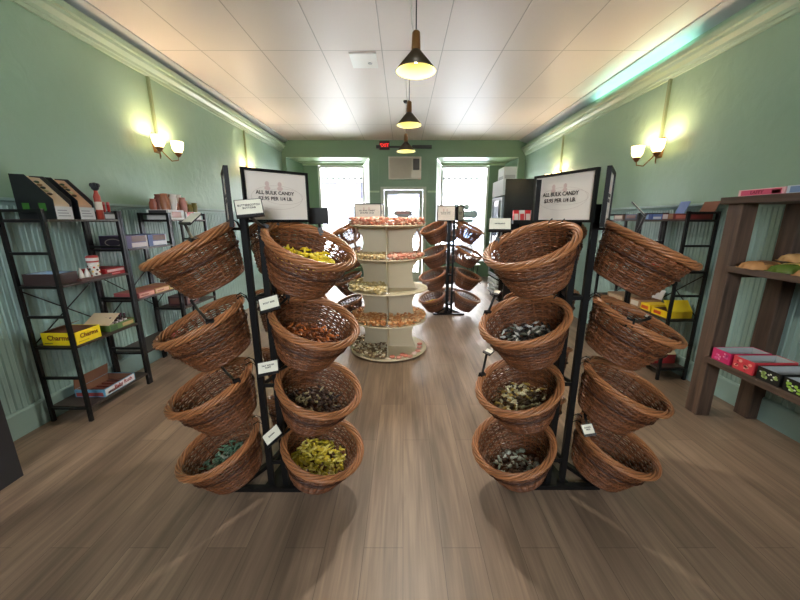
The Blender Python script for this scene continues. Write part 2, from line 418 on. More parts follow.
# decal on the door glass
M_dec1 = plain('decal_grey', (176, 176, 184), 0.5); M_dec2 = plain('decal_rose', (216, 170, 166), 0.5); M_dec3 = plain('decal_blue', (130, 160, 210), 0.5); M_dec4 = plain('decal_teal', (206, 228, 228), 0.5)
def ell(cx, cz, a, b, n=28): return [(cx + a*math.cos(2*PI*k/n), cz + b*math.sin(2*PI*k/n)) for k in range(n)]
def pill(cx, cz, a, b, n=20):
    out = []
    for k in range(n+1): t = -PI/2 + PI*k/n; out.append((cx + a - b + b*math.cos(t), cz + b*math.sin(t)))
    for k in range(n+1): t = PI/2 + PI*k/n; out.append((cx - a + b + b*math.cos(t), cz + b*math.sin(t)))
    return out
dc = thing('door_decal', 'grey and rose emblem on the glass of the street door', 'decal', (0.0, YF+0.043, 1.60))
obj('emblem_rim', MB().prism(pill(0, 0, 0.21, 0.055), 'y', -0.001, 0), M_dec1, dc)
obj('emblem_body', MB().prism(pill(0, 0.012, 0.15, 0.03), 'y', -0.0025, -0.0012), M_dec2, dc)
obj('emblem_foot', MB().prism([(-0.16, -0.05), (0.16, -0.05), (0.11, -0.10), (-0.11, -0.10)], 'y', -0.001, 0), M_dec1, dc)
obj('emblem_loop', MB().tube([(-0.07, -0.002, 0.05), (-0.065, -0.002, 0.11), (0, -0.002, 0.13), (0.065, -0.002, 0.11), (0.07, -0.002, 0.05)], 0.012, 6), M_dec1, dc)
obj('script_mark', MB().prism([(0.14, -0.17), (0.30, -0.13), (0.30, -0.16), (0.16, -0.20)], 'y', -0.001, 0), M_dec3, dc)
dc = thing('window_decal', 'pale teal rounded emblem on the glass of the right window', 'decal', (1.55, YG+0.032, 1.62))
for k, x in enumerate((-0.16, -0.03, 0.10)):
    obj('emblem_dot', MB().prism(ell(x-0.05, 0.15, 0.075, 0.07), 'y', -0.001, 0), M_dec4, dc)
obj('emblem_bar', MB().prism(pill(0.05, -0.03, 0.28, 0.085), 'y', -0.001, 0), M_dec4, dc)
obj('emblem_foot', MB().prism(pill(0.06, -0.19, 0.16, 0.05), 'y', -0.001, 0), M_dec4, dc)

# air conditioner above the door
ac = thing('air_conditioner', 'cream window air conditioner set in wall above the street door', 'air conditioner', (0.045, YF, 2.325))
M_acb = plain('ac_cream', (232, 226, 212), 0.5); M_acg = plain('ac_grille', (212, 204, 190), 0.55)
cs = MB(); cs.box(-0.36, -0.13, 0, 0.35, -0.002, 0.02); cs.box(-0.36, -0.13, 0.43, 0.35, -0.002, 0.45); cs.box(-0.36, -0.13, 0.02, -0.335, -0.002, 0.43); cs.box(0.325, -0.13, 0.02, 0.35, -0.002, 0.43); cs.box(0.135, -0.13, 0.02, 0.16, -0.002, 0.43); cs.box(-0.335, -0.05, 0.02, 0.325, -0.002, 0.43)
obj('casing', cs, M_acb, ac)
g = MB()
for k in range(22): g.box(-0.335, -0.125, 0.025 + k*0.0185, 0.135, -0.105, 0.034 + k*0.0185)
obj('grille', g, M_acg, ac)
obj('control_panel', MB().box(0.16, -0.12, 0.02, 0.325, -0.06, 0.17), M_acb, ac)
obj('louvre', MB().box(0.175, -0.125, 0.19, 0.31, -0.06, 0.41), plain('ac_dark', (86, 84, 82), 0.5), ac)
# exit sign on the beam, dark curtain bar behind
ex = thing('exit_sign', 'small red lit exit sign on the green beam above the air conditioner', 'sign', (-0.40, YF, 2.93))
obj('housing', MB().box(-0.11, -0.05, 0, 0.11, 0, 0.17), plain('exit_housing', (70, 22, 24), 0.5), ex)
lettering('EXIT', 0.095, glow('exit_red', (255, 50, 44), 0.9), ex, (0, -0.052, 0.085), FACE_ROT['-y'])
cb = thing('curtain_bar', 'dark bar fixed along the beam either side of the exit sign', 'bar', (0, YF, 2.99))
bb = MB(); bb.box(-0.58, -0.06, -0.03, -0.47, 0, 0.03); bb.box(0.20, -0.06, -0.03, 0.62, 0, 0.03); bb.box(-0.58, -0.03, -0.02, 0.62, -0.004, 0.02)
obj('rail', bb, plain('bar_dark', (48, 52, 46), 0.5), cb)

# ------------------------------------------------------------------ outside
M_pave = plain('pavement_grey', (196, 196, 194), 0.7, vary=0.08, scale=3)
struct('ground', MB().box(-16, 9.0, -0.25, 16, 40, -0.08), M_pave, 'pale pavement and street outside the windows', 'ground')
aw = thing('shop_awning', 'white canvas awning with scalloped edge above the shop windows outside', 'awning', (0, 8.95, 2.6))
M_can = plain('white_canvas', (240, 240, 238), 0.7); M_val = plain('valance_dark', (12, 12, 14), 0.7)
obj('canopy', MB().add([(-2.9, 0, 0.55), (2.9, 0, 0.55), (2.9, 1.3, 0.06), (-2.9, 1.3, 0.06), (-2.9, 0, 0.54), (2.9, 0, 0.54), (2.9, 1.3, 0.05), (-2.9, 1.3, 0.05)], [(0,1,2,3), (7,6,5,4), (0,4,5,1), (3,2,6,7), (0,3,7,4), (1,5,6,2)]), M_can, aw)
v = MB(); x = -2.9
while x < 2.85:
    v.prism([(x, 0.06), (x, 0.0), (x+0.05, -0.035), (x+0.11, -0.035), (x+0.16, 0.0), (x+0.16, 0.06)], 'y', 1.296, 1.304); x += 0.16
obj('valance', v, M_can, aw)
v = MB(); x = -2.9
while x < 2.85: v.box(x+0.03, 1.29, -0.012, x+0.13, 1.2955, 0.05); x += 0.16
obj('valance_trim', v, M_val, aw)
bd = thing('street_building', 'pale shopfront building across the street seen through the windows', 'building', (0, 21, -0.08))
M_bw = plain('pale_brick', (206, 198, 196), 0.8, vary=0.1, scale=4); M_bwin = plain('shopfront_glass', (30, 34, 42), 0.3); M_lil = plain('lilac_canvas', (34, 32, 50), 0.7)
obj('wall', MB().box(-12, 0, 0, 12, 4, 9), M_bw, bd)
for k in range(6):
    w = obj('window', MB().box(-11 + k*3.8, -0.06, 0.6, -8.4 + k*3.8, 0.02, 2.3), M_bwin, bd)
a = MB(); a.add([(-9, -0.02, 3.7), (1.2, -0.02, 3.7), (1.2, -1.2, 3.05), (-9, -1.2, 3.05)], [(0, 1, 2, 3)])
x = -9
while x < 1.1: a.prism([(x, 3.05), (x, 2.75), (x+0.15, 2.66), (x+0.3, 2.75), (x+0.3, 3.05)], 'y', -1.21, -1.19); x += 0.3
obj('awning', a, M_lil, bd)
obj('cornice', MB().box(-12, -0.25, 3.85, 12, 0, 4.05), plain('cornice_grey', (26, 26, 30), 0.7), bd)
def parked_car(x, y, rgb, label):
    c = thing('parked_car', label, 'car', (x, y, -0.08))
    m = plain('car_%d' % rgb[0], rgb, 0.25, vary=0.02)
    obj('body', MB().prism([(-2.1, 0.3), (2.1, 0.3), (2.15, 0.75), (1.2, 0.9), (0.7, 1.4), (-1.0, 1.42), (-1.7, 0.95), (-2.15, 0.85)], 'y', -0.85, 0.85), m, c)
    obj('side_glass', MB().prism([(-1.45, 0.95), (1.0, 0.95), (0.62, 1.33), (-0.95, 1.34)], 'y', -0.87, -0.855), M_bwin, c)
    for wx in (-1.35, 1.35):
        obj('wheel', MB().prism([(wx + 0.32*math.cos(2*PI*k/18), 0.32 + 0.32*math.sin(2*PI*k/18)) for k in range(18)], 'y', -0.9, -0.68), M_blackp, c)
parked_car(-3.6, 17, (190, 192, 200), 'silver car parked on the street outside left window')
parked_car(4.4, 17, (128, 150, 186), 'blue car parked on the street outside right window')

# ------------------------------------------------------------------ wicker baskets
BH, BR0, BR1 = 0.205, 0.128, 0.196        # depth, bottom radius, radius under the rim
def brad(z):                               # wall radius at height z (0 = rim plane)
    t = (z + BH) / BH
    return BR0 + (BR1 - BR0) * (t ** 0.8)
def weave_mesh(rows=20, seg=104, ns=26):
    b = MB()
    for i in range(rows):
        z = -BH + 0.009 + i * 0.0101
        if z > -0.013: break
        pts = []
        for k in range(seg):
            th = 2*PI*k/seg
            r = brad(z) + (0.0042 if i % 2 else -0.0042) * math.cos(th * ns / 2)
            pts.append((r*math.cos(th), r*math.sin(th), z))
        b.tube(pts, 0, 4, True, flat=(0.0034, 0.0047))
    for k in range(ns):
        th = 2*PI*(k)/ns
        for d in (-0.5, 0.5):
            t2 = th + d * 0.035
            pts = [(brad(z)*math.cos(t2), brad(z)*math.sin(t2), z) for z in (-BH+0.002, -0.15, -0.1, -0.05, 0.0)]
            b.tube(pts, 0.0034, 5)
    return b.mesh('woven_wall', True)
def rim_mesh(strands=6, turns=4, seg=150, R=0.2005, a=0.0130, rr=0.0060):
    b = MB()
    for s in range(strands):
        pts = []
        for k in range(seg):
            th = 2*PI*k/seg; ph = turns*th + 2*PI*s/strands
            r = R + a*math.cos(ph); pts.append((r*math.cos(th), r*math.sin(th), 0.004 + a*0.95*math.sin(ph)))
        b.tube(pts, rr, 6, True)
    return b.mesh('rim', True)
def band_mesh(z=-0.078):
    b = MB()
    for s in range(2):
        pts = []
        for k in range(130):
            th = 2*PI*k/130; ph = 13*th + PI*s
            r = brad(z) + 0.0075 + 0.003*math.cos(ph); pts.append((r*math.cos(th), r*math.sin(th), z + 0.003*math.sin(ph)))
        b.tube(pts, 0.0042, 5, True)
    return b.mesh('band', True)
def bbase_mesh():
    prof = [(0.0005, -BH-0.004)]
    for i in range(14):
        r = 0.006 + i*0.0092; prof += [(r, -BH - 0.005), (r+0.0046, -BH - 0.001)]
    prof += [(0.134, -BH-0.003), (0.136, -BH+0.004), (0.130, -BH+0.008), (0.120, -BH+0.006)]
    for i in range(12, -1, -1):
        r = 0.006 + i*0.0092; prof += [(r+0.0046, -BH + 0.007), (r, -BH + 0.004)]
    prof.append((0.0004, -BH+0.005))
    return MB().lathe(prof, 40).mesh('base', True)
def hanger_mesh():
    b = MB()
    for y in (-0.035, 0.035):
        b.tube([(-0.222, y, -0.05), (-0.228, y, 0.0), (-0.214, y, 0.024), (-0.192, y, 0.022), (-0.182, y, -0.005)], 0.0035, 6)
    b.tube([(-0.222, -0.035, -0.05), (-0.222, 0.035, -0.05)], 0.0035, 6)
    return b.mesh('hanger', True)
W_ME, R_ME, N_ME, B_ME, H_ME = weave_mesh(), rim_mesh(), band_mesh(), bbase_mesh(), hanger_mesh()
TIER = ['topmost', 'second', 'third', 'lowest']
def basket(loc, ang, tau, label, group, hang=True):
    t = thing('wicker_basket', label, 'basket', loc, (0, tau, ang), group)
    obj('woven_wall', W_ME, M_wick, t); obj('rim', R_ME, M_rim, t); obj('band', N_ME, M_band, t); obj('base', B_ME, M_wick, t)
    if hang: obj('hanger', H_ME, M_black, t)
    return t

# one twist-wrapped sweet: fat middle, two fanned ends
def candy_mesh(l=0.011, r=0.0068, tail=0.007):
    prof = [(0.0062, -l-tail), (0.0068, -l-tail*0.75), (0.0024, -l-0.001), (r*0.7, -l*0.8), (r, -l*0.3), (r, l*0.3), (r*0.7, l*0.8), (0.0024, l+0.001), (0.0068, l+tail*0.75), (0.0062, l+tail)]
    b = MB(); n = 8; vs = []; fs = []
    for i, (q, x) in enumerate(prof):
        for k in range(n):
            th = 2*PI*k/n
            flat = 0.35 if i in (0, 1, 8, 9) else 1.0
            wob = 1 + (0.25 if i in (0, 1, 8, 9) and k % 2 else 0)
            vs.append((x, q*wob*math.cos(th), q*flat*math.sin(th)))
    for i in range(len(prof)-1):
        for k in range(n): l2 = (k+1) % n; fs.append((i*n+k, i*n+l2, (i+1)*n+l2, (i+1)*n+k))
    fs.append(tuple(range(n-1, -1, -1))); fs.append(tuple((len(prof)-1)*n + k for k in range(n)))
    b.add(vs, fs)
    return b.mesh('wrapped_candy', True)
def round_candy_mesh():
    b = MB(); b.ball((0, 0, 0), 0.013, 1.15, 1, 0.7, 10, 6); return b.mesh('candy', True)
def fill_basket(bk, name, cols, n, z, rmax, where, group, kind='twist', cover=1.0, shift=(0, 0), lift=0.35):
    """sweets lying loose in a tilted basket: a heap nobody could count below, single sweets on top"""
    bpy.context.view_layer.update()
    tau = bk.rotation_euler[1]; ang = bk.rotation_euler[2]
    Mx = Matrix.Translation(bk.location) @ Euler((0, tau, ang)).to_matrix().to_4x4()
    mt = mixed(name + ' wrappers', cols, 0.3, 0.6, by='object')
    me = candy_mesh(random.uniform(0.010, 0.013)) if kind == 'twist' else round_candy_mesh()
    me.materials.append(mt)
    g = MB(); cnt = 0
    rl = rmax * 0.98
    for k in range(int(150*cover)):
        q = rl*math.sqrt(random.random()); th = random.uniform(0, 2*PI)
        x, y = q*math.cos(th)+shift[0], q*math.sin(th)+shift[1]
        zz = z - 0.016 - 0.02*random.random() + lift*(-x)*math.tan(tau)*-1*0
        g.ball((x, y, zz + lift*x*math.tan(tau)), random.uniform(0.010, 0.015), 1.3, 1, 0.7, 6, 4)
    gm = g.mesh('candy_heap', True); gm.materials.append(mixed(name + ' heap', cols, 0.35, 0.5, by='island'))
    ho = bpy.data.objects.new('candy_heap', gm); COL.objects.link(ho); ho.matrix_world = Mx
    tag(ho, '%s candies heaped %s' % (name, where), 'candy', kind='stuff')
    placed = []
    tries = 0
    while len(placed) < n and tries < 6000:
        tries += 1
        q = rmax*math.sqrt(random.random()); th = random.uniform(0, 2*PI)
        x, y = q*math.cos(th)+shift[0], q*math.sin(th)+shift[1]
        if any((x-a)**2 + (y-b)**2 < 0.0155**2 for a, b in placed): continue
        placed.append((x, y))
        p = Mx @ Vector((x, y, z + random.uniform(-0.002, 0.008) + lift*x*math.tan(tau)))
        o = bpy.data.objects.new('wrapped_candy', me); COL.objects.link(o)
        o.location = p
        o.rotation_euler = (random.uniform(0, 6.28), random.uniform(-0.6, 0.6), random.uniform(0, 6.28))
        tag(o, '%s candy lying loose %s' % (name, where), 'candy', group)

# ------------------------------------------------------------------ spinner racks
def sign_board(parent, w, h, c, ang, lean=0.0):
    f = MB(); t = 0.011; d = 0.018
    f.box(-w/2, -d/2, -h/2, w/2, d/2, -h/2+t); f.box(-w/2, -d/2, h/2-t, w/2, d/2, h/2)
    f.box(-w/2, -d/2, -h/2+t, -w/2+t, d/2, h/2-t); f.box(w/2-t, -d/2, -h/2+t, w/2, d/2, h/2-t)
    f.box(-w/2+t, d/2-0.003, -h/2+t, w/2-t, d/2, h/2-t)
    o = obj('sign_frame', f, M_black, parent, c, (lean, 0, ang + PI/2))
    s = obj('sign_sheet', MB().box(-w/2+t, -0.001, -h/2+t, w/2-t, 0.0055, h/2-t), M_paper, o)
    lettering('ALL BULK CANDY\n$3.95 PER 1/4 LB.', 0.0215*w/0.3, M_ink, o, (-0.01*w/0.3, -0.0022, 0.002), FACE_ROT['-y'], 1.15)
    em = MB()
    for (cx, cz, a, b) in ((0.0, -0.005, 0.118, 0.052), (0.028, 0.0, 0.095, 0.035)):
        cx *= w/0.3; a *= w/0.3
        n = 48; out = ell(cx, cz, a, b, n); inn = ell(cx, cz, a-0.0016, b-0.0016, n)
        em.add([(p[0], -0.0016, p[1]) for p in out] + [(p[0], -0.0016, p[1]) for p in inn], [(k, (k+1) % n, n+(k+1) % n, n+k) for k in range(n)])
    obj('sign_ovals', em, M_faint, o)
    em = MB()
    for cx in (-0.045, 0.012):
        for (ax, az, a, b) in ((0, 0.052, 0.009, 0.011), (0, 0.034, 0.013, 0.009)): em.prism(ell(cx*w/0.3+ax, az, a, b), 'y', -0.0021, -0.0011)
    obj('sign_emblem', em, M_pinkink, o)
    return o
def rack(x, y, label, signs, post_h=1.52, rz=0.0):
    t = thing('basket_rack', label, 'display rack', (x, y, 0), rz, 'black basket display racks')
    P = [(-0.042, -0.022), (0.038, -0.022), (-0.002, 0.14)]
    s = 0.235
    tri = [(-s, -0.045), (s, -0.045), (0.0, 0.355)]
    for a, b in ((0, 1), (1, 2), (2, 0)):
        obj('base_bar', MB().bar((tri[a][0], tri[a][1], 0.012), (tri[b][0], tri[b][1], 0.012), 0.03, 0.024), M_black, t)
    obj('base_plate', MB().prism([(-0.09, -0.05), (0.09, -0.05), (0.05, 0.17), (-0.05, 0.17)], 'z', 0.0, 0.01), M_black, t)
    for (px, py) in P:
        obj('post', MB().box(px-0.015, py-0.011, 0.01, px+0.015, py+0.011, post_h), M_black, t)
    for z in (0.16, 0.62, 1.08, 1.46):
        tie = MB()
        for a, b in ((0, 1), (1, 2), (2, 0)): tie.bar((P[a][0], P[a][1], z), (P[b][0], P[b][1], z), 0.008, 0.02)
        obj('tie', tie, M_black, t)
    for (w, h, c, ang, br) in signs:
        sign_board(t, w, h, (c[0], c[1], c[2]), rad(ang))
        p = min(P, key=lambda q: (q[0]-c[0])**2 + (q[1]-c[1])**2)
        obj('sign_bracket', MB().bar((p[0], p[1], c[2]-h/2-0.01), (c[0]-0.008*math.cos(rad(ang)), c[1]-0.008*math.sin(rad(ang)), c[2]-h/2-0.01), 0.02, 0.012), M_black, t)
    return t
LX, LY, RX, RY = -0.688, 1.60, 0.851, 1.615
rack(LX, LY, 'black metal basket rack nearest on the left with framed price signs', [
    (0.30, 0.225, (-0.567-LX, 1.585-LY, 1.553), -47, 0), (0.29, 0.25, (-0.805-LX, 1.60-LY, 1.545), 209.5, 0), (0.27, 0.20, (-0.62-LX, 1.74-LY, 1.545), 78, 0)])
rack(RX, RY, 'black metal basket rack nearest on the right with framed price signs', [
    (0.35, 0.225, (0.745-RX, 1.64-RY, 1.552), 204, 0), (0.29, 0.25, (0.94-RX, 1.60-RY, 1.545), -34.5, 0), (0.27, 0.20, (0.80-RX, 1.78-RY, 1.545), 96, 0)])
ZS = [1.338, 0.980, 0.635, 0.294]; TAUS = [0.465, 0.425, 0.39, 0.36]
D = 0.314
AX = 0.095            # the columns hang round an axis a little behind the front posts
BK = {}
def column(key, cx, cy, ang, side, rackname, notes, zs=ZS):
    for i in range(4):
        BK[key + str(i)] = basket((cx + D*math.cos(rad(ang)), cy + D*math.sin(rad(ang)), zs[i]), rad(ang), TAUS[i],
            'wicker basket%s, %s down the %s of %s' % (notes[i], TIER[i], side, rackname), 'wicker baskets on the racks')
column('LA', LX-0.007, LY+AX, -29, 'right side', 'near left rack', [' of bright yellow candies', ' of brown and orange candies', ' of dark candies', ' of yellow-green wrapped candies'])
column('LB', LX-0.007, LY+AX, 209, 'left side', 'near left rack', [' tilted steeply to the left', ' of pale candies', ' standing empty', ' of green and white candies'])
column('LC', LX, LY+AX, 90, 'far side', 'near left rack', [' half hidden']*4)
column('RA', RX+0.007, RY+AX, 209, 'left side', 'near right rack', [' seen from outside', ' of black and white candies', ' of dark and gold candies', ' with a few grey candies'])
column('RB', RX+0.007, RY+AX, -29, 'right side', 'near right rack', [' tilted steeply to the right', ' with clipped rim', ' standing empty', ' with inside card'])
column('RC', RX, RY+AX, 90, 'far side', 'near right rack', [' half hidden']*4)
fill_basket(BK['LA0'], 'bright yellow', [(240, 214, 40), (232, 196, 20), (246, 226, 90)], 46, -0.062, 0.145, 'in the topmost right basket of the near left rack', 'yellow candies in the topmost basket')
fill_basket(BK['LA1'], 'brown and orange', [(150, 82, 36), (190, 104, 40), (96, 48, 24), (120, 66, 30)], 56, -0.092, 0.138, 'in the second right basket of the near left rack', 'brown and orange candies')
fill_basket(BK['LA2'], 'dark pale-tipped', [(60, 38, 30), (44, 30, 28), (176, 160, 120), (74, 50, 36)], 50, -0.108, 0.13, 'in the third right basket of the near left rack', 'dark candies in the third basket')
fill_basket(BK['LA3'], 'yellow-green', [(190, 168, 40), (206, 184, 60), (150, 136, 30), (222, 206, 110)], 80, -0.092, 0.138, 'in the lowest right basket of the near left rack', 'yellow-green candies in the lowest basket')
fill_basket(BK['LB1'], 'pale mixed', [(190, 170, 140), (140, 104, 70), (120, 130, 110), (210, 200, 180)], 44, -0.082, 0.138, 'in the second left basket of the near left rack', 'pale candies in the second left basket')
fill_basket(BK['LB3'], 'green and white', [(136, 168, 140), (104, 140, 112), (196, 206, 188), (84, 112, 92)], 48, -0.10, 0.135, 'in the lowest left basket of the near left rack', 'green and white candies')
fill_basket(BK['RA1'], 'black and white', [(36, 34, 32), (28, 28, 28), (196, 196, 190), (80, 84, 70)], 52, -0.095, 0.132, 'in the second left basket of the near right rack', 'black and white candies')
fill_basket(BK['RA2'], 'dark and gold', [(84, 66, 36), (60, 44, 28), (176, 146, 70), (200, 190, 150)], 56, -0.10, 0.135, 'in the third left basket of the near right rack', 'dark and gold candies')
fill_basket(BK['RA3'], 'grey and brown', [(150, 158, 140), (84, 60, 42), (96, 70, 50), (186, 190, 176), (70, 48, 36)], 34, -0.145, 0.115, 'in the lowest left basket of the near right rack', 'grey and brown candies', cover=0.8)

# far racks
FR = (0.72, 5.12); FL = (-0.50, 4.75)
rack(FR[0], FR[1], 'black basket rack far right of the white tower before the window', [
    (0.27, 0.22, (-0.09, -0.10, 1.545), 250, 0), (0.27, 0.22, (0.13, -0.02, 1.545), -28, 0), (0.25, 0.20, (0.02, 0.14, 1.545), 90, 0)])
rack(FL[0], FL[1], 'black basket rack half hidden behind the white candy tower', [
    (0.36, 0.22, (0.03, -0.10, 1.555), 270, 0), (0.27, 0.22, (0.20, 0.05, 1.555), -10, 0)])
def fcolumn(key, cx, cy, ang, side, rackname, notes):
    column(key, cx, cy, ang, side, rackname, notes)
fcolumn('FA', FR[0], FR[1]+AX, 209, 'left side', 'far right rack', [' facing the tower', ' with a dark inside', ' red-brown', ' of yellow candies'])
fcolumn('FB', FR[0], FR[1]+AX, -26, 'right side', 'far right rack', [' tilted to the right']*4)
fcolumn('FC', FR[0], FR[1]+AX, 90, 'far side', 'far right rack', [' partly hidden']*4)
fcolumn('GB', FL[0], FL[1]+AX, 200, 'left side', 'rack behind the tower', [' tilted to the left']*4)
g = MB()
for k in range(120):
    q = 0.13*math.sqrt(random.random()); th = random.uniform(0, 6.28)
    g.ball((q*math.cos(th), q*math.sin(th), -0.10 + random.uniform(-0.01, 0.01) + 0.15*q*math.cos(th)), 0.015, 1.3, 1, 0.7, 6, 4)
gm = g.mesh('candy_heap', True); gm.materials.append(mixed('far yellow', [(226, 190, 40), (206, 170, 30), (236, 210, 90)], 0.4))
o = bpy.data.objects.new('candy_heap', gm); COL.objects.link(o); o.matrix_world = Matrix.Translation(BK['FA3'].location) @ BK['FA3'].rotation_euler.to_matrix().to_4x4()
tag(o, 'yellow candies heaped in the lowest left basket of the far right rack', 'candy', kind='stuff')

# ------------------------------------------------------------------ price cards on clips
def price_card(c, foot, yaw, pitch, roll, label, lines, w=0.085, h=0.052, sz=0.0095):
    """card in a black holder; c = centre of the card, foot = where its clip bites"""
    t = thing('price_card', label, 'price card', c, (0, 0, 0), 'price cards on the racks')
    R = Euler((pitch, roll, yaw)).to_matrix()
    e = (pitch, roll, yaw)
    hd = MB(); hd.box(-w/2-0.003, 0.001, -h/2-0.012, w/2+0.003, 0.006, h/2+0.003); hd.box(-w/2-0.003, -0.006, -h/2-0.012, w/2+0.003, 0.001, -h/2-0.001)
    obj('holder', hd, M_blackp, t, (0, 0, 0), e)
    sh = obj('card', MB().box(-w/2, -0.0008, -h/2, w/2, 0.0008, h/2), M_card, t, (0, 0, 0), e)
    if lines: lettering(lines, sz, M_ink, sh, (0, -0.0013, 0.002), FACE_ROT['-y'], 1.1)
    low = R @ Vector((0, 0.004, -h/2-0.010))
    f = Vector(foot) - Vector(c)
    mid = (low + f)/2 + Vector((0, 0, -0.004))
    obj('stem', MB().tube([low, mid, f], 0.0065, 8), M_blackp, t, smooth=True)
    cl = MB(); cl.box(-0.011, -0.016, -0.022, 0.011, -0.008, 0.018); cl.box(-0.011, 0.008, -0.022, 0.011, 0.016, 0.018); cl.box(-0.011, -0.008, 0.006, 0.011, 0.008, 0.016)
    obj('clip', cl, M_blackp, t, f, (0, 0.3, yaw))
    return t
def rimpt(key, th, dz=0.012):
    b = BK[key]; return b.location + b.rotation_euler.to_matrix() @ Vector((0.2005*math.cos(rad(th)), 0.2005*math.sin(rad(th)), dz))
def onY(px, py, Y):      # point of the place seen at that spot of the photograph, at depth Y (used to read off positions)
    th = math.atan(80/335.0); a = (px-403)/335.0; b = (py-300)/335.0
    r = (a, math.cos(th) - b*math.sin(th), -math.sin(th) - b*math.cos(th)); k = Y/r[1]
    return (r[0]*k, Y, 1.45 + r[2]*k)
price_card(onY(249, 207, 1.34), rimpt('LA0', 222), rad(22), rad(-24), rad(-6), 'white two-line price card at the topmost right basket of the near left rack', 'BUTTERSCOTCH\nBUTTONS', 0.094, 0.06, 0.0105)
price_card(onY(269, 303, 1.42), rimpt('LA1', 180), rad(12), rad(-35), rad(-14), 'small tilted price card at the second right basket of the near left rack', 'ROOT BEER', 0.08, 0.056)
price_card(onY(268, 367, 1.42), rimpt('LA2', 180), rad(8), rad(-35), rad(-9), 'price card at the third right basket of the near left rack', 'SALT WATER\nTAFFY', 0.088, 0.05)
price_card(onY(272, 435, 1.42), rimpt('LA3', 180), rad(6), rad(-30), rad(-42), 'steeply slanted price card at the lowest right basket of the near left rack', 'BANANA', 0.095, 0.05)
price_card(onY(318.5, 215, 1.80), rimpt('LA0', 122), rad(185), rad(-6), 0, 'dark-backed price card standing on the far rim of topmost right basket, near left rack', '', 0.095, 0.068)
price_card(onY(191, 218, 1.72), rimpt('LB0', 100), rad(-30), rad(-50), rad(0), 'grey tilted price card on the topmost left basket of the near left rack', '', 0.085, 0.07)
price_card(onY(500, 224, 1.76), rimpt('RA0', -89), rad(-14), rad(-42), rad(0), 'pale tilted price card on the topmost left basket of the near right rack', 'PEPPERMINT', 0.105, 0.075)
price_card(onY(638.5, 208, 1.70), rimpt('RB0', 105), rad(56.5), rad(-43), 0, 'price card seen edge-on above the topmost right basket of near right rack', '', 0.075, 0.08)
price_card(onY(588, 429, 1.50), rimpt('RB3', 150), rad(-10), rad(-40), rad(-18), 'small price card inside the lowest right basket of the near right rack', 'SUGAR\nFREE', 0.05, 0.045)
price_card(onY(497, 292, 1.76), rimpt('RA1', -75), rad(-60), rad(-50), 0, 'dark price card holder on the second left basket of the near right rack', '', 0.036, 0.02)
price_card(onY(489, 351, 1.72), rimpt('RA2', -70), rad(-60), rad(-60), 0, 'dark price card holder on the third left basket of the near right rack', '', 0.045, 0.024)
price_card(onY(194, 299, 1.72), rimpt('LB1', 105), rad(-60), rad(-70), 0, 'small black clip holder on the second left basket of the near left rack', '', 0.03, 0.012)
price_card(onY(221, 361, 1.72), rimpt('LB2', 130), rad(-50), rad(-70), 0, 'small black clip holder on the third left basket of the near left rack', '', 0.03, 0.012)
price_card(onY(647, 316, 1.60), rimpt('RB1', 255), rad(40), rad(-70), 0, 'small black clip holder on the second right basket of the near right rack', '', 0.03, 0.012)

# ------------------------------------------------------------------ round tiered candy tower
TX, TY = -0.165, 3.66
tw = thing('candy_tower', 'round cream five-tier candy display tower in the middle of the shop', 'display tower', (TX, TY, 0))
TZ = [1.39, 1.055, 0.715, 0.37, 0.02]; TR = [0.40, 0.40, 0.435, 0.42, 0.43]
for z, r in zip(TZ, TR):
    tr_ = obj('tray', MB().lathe([(0.0005, z-0.012), (r-0.06, z-0.012), (r, z), (r+0.004, z+0.004), (r, z+0.012), (r-0.06, z+0.002), (0.0004, z+0.002)], 56), M_cream, tw, smooth=True)
    obj('clear_lip', MB().lathe([(r, z+0.006), (r+0.022, z+0.055), (r+0.0245, z+0.055), (r+0.0025, z+0.006)], 56), M_acr, tr_, smooth=True)
for q in range(4):
    outl = [(0.0, 0.03)]; prev = None
    segs = list(zip(TZ[::-1][:-1], TZ[::-1][1:]))
    for (z0, z1) in segs:
        for k in range(11):
            u = k/10.0; zz = z0 + 0.003 + (z1 - 0.014 - z0)*u
            flare = 0.05*(1-u)**4 + 0.105*u**5
            outl.append((0.262 + flare, zz))
        outl += [(0.05, z1-0.0135), (0.05, z1+0.0025)] if z1 != TZ[0] else [(0.0, z1-0.0135)]
    p = MB().prism(outl, 'y', -0.004, 0.004)
    obj('divider_panel', p, M_cream, tw, (0, 0, 0), (0, 0, q*PI/2 + rad(0)))
obj('foot_ring', MB().lathe([(0.24, 0.0), (0.30, 0.0), (0.30, 0.01), (0.24, 0.01)], 40), M_blackp, tw)
for sgn in (-1, 1):
    pts = [(sgn*(0.315 + 0.04*math.sin(PI*k/12)), -0.01, 1.10 + 0.26*k/12) for k in range(13)]
    obj('grip_loop', MB().tube(pts, 0.0, 6, flat=(0.004, 0.012)), plain('grip_tan', (168, 128, 104), 0.5), tw)
def tower_fill(z, r, side, cols, n, label, rmin=0.03, hump=0.045, size=0.0145):
    b = MB()
    for k in range(n):
        rr = rmin + (r - 0.008 - rmin)*math.sqrt(random.random()); th = random.uniform(0.06, PI-0.06)
        th = th - PI/2 if side > 0 else th + PI/2
        x, y = rr*math.cos(th), rr*math.sin(th)
        if abs(x) < 0.02 or abs(y) < 0.02: continue
        top = hump*(1 - 0.12*rr/r)
        b.ball((x, y, z + 0.014 + top*random.random()**0.6), size*random.uniform(0.8, 1.15), 1.2, random.uniform(0.8, 1.2), 0.8, 6, 4)
    me = b.mesh('loose_candy', True); me.materials.append(mixed(label, cols, 0.45))
    o = bpy.data.objects.new('loose_candy', me); COL.objects.link(o); o.location = (TX, TY, 0)
    tag(o, label, 'candy', kind='stuff')
PK = [(232, 176, 150), (214, 140, 118), (240, 206, 184), (200, 120, 96)]
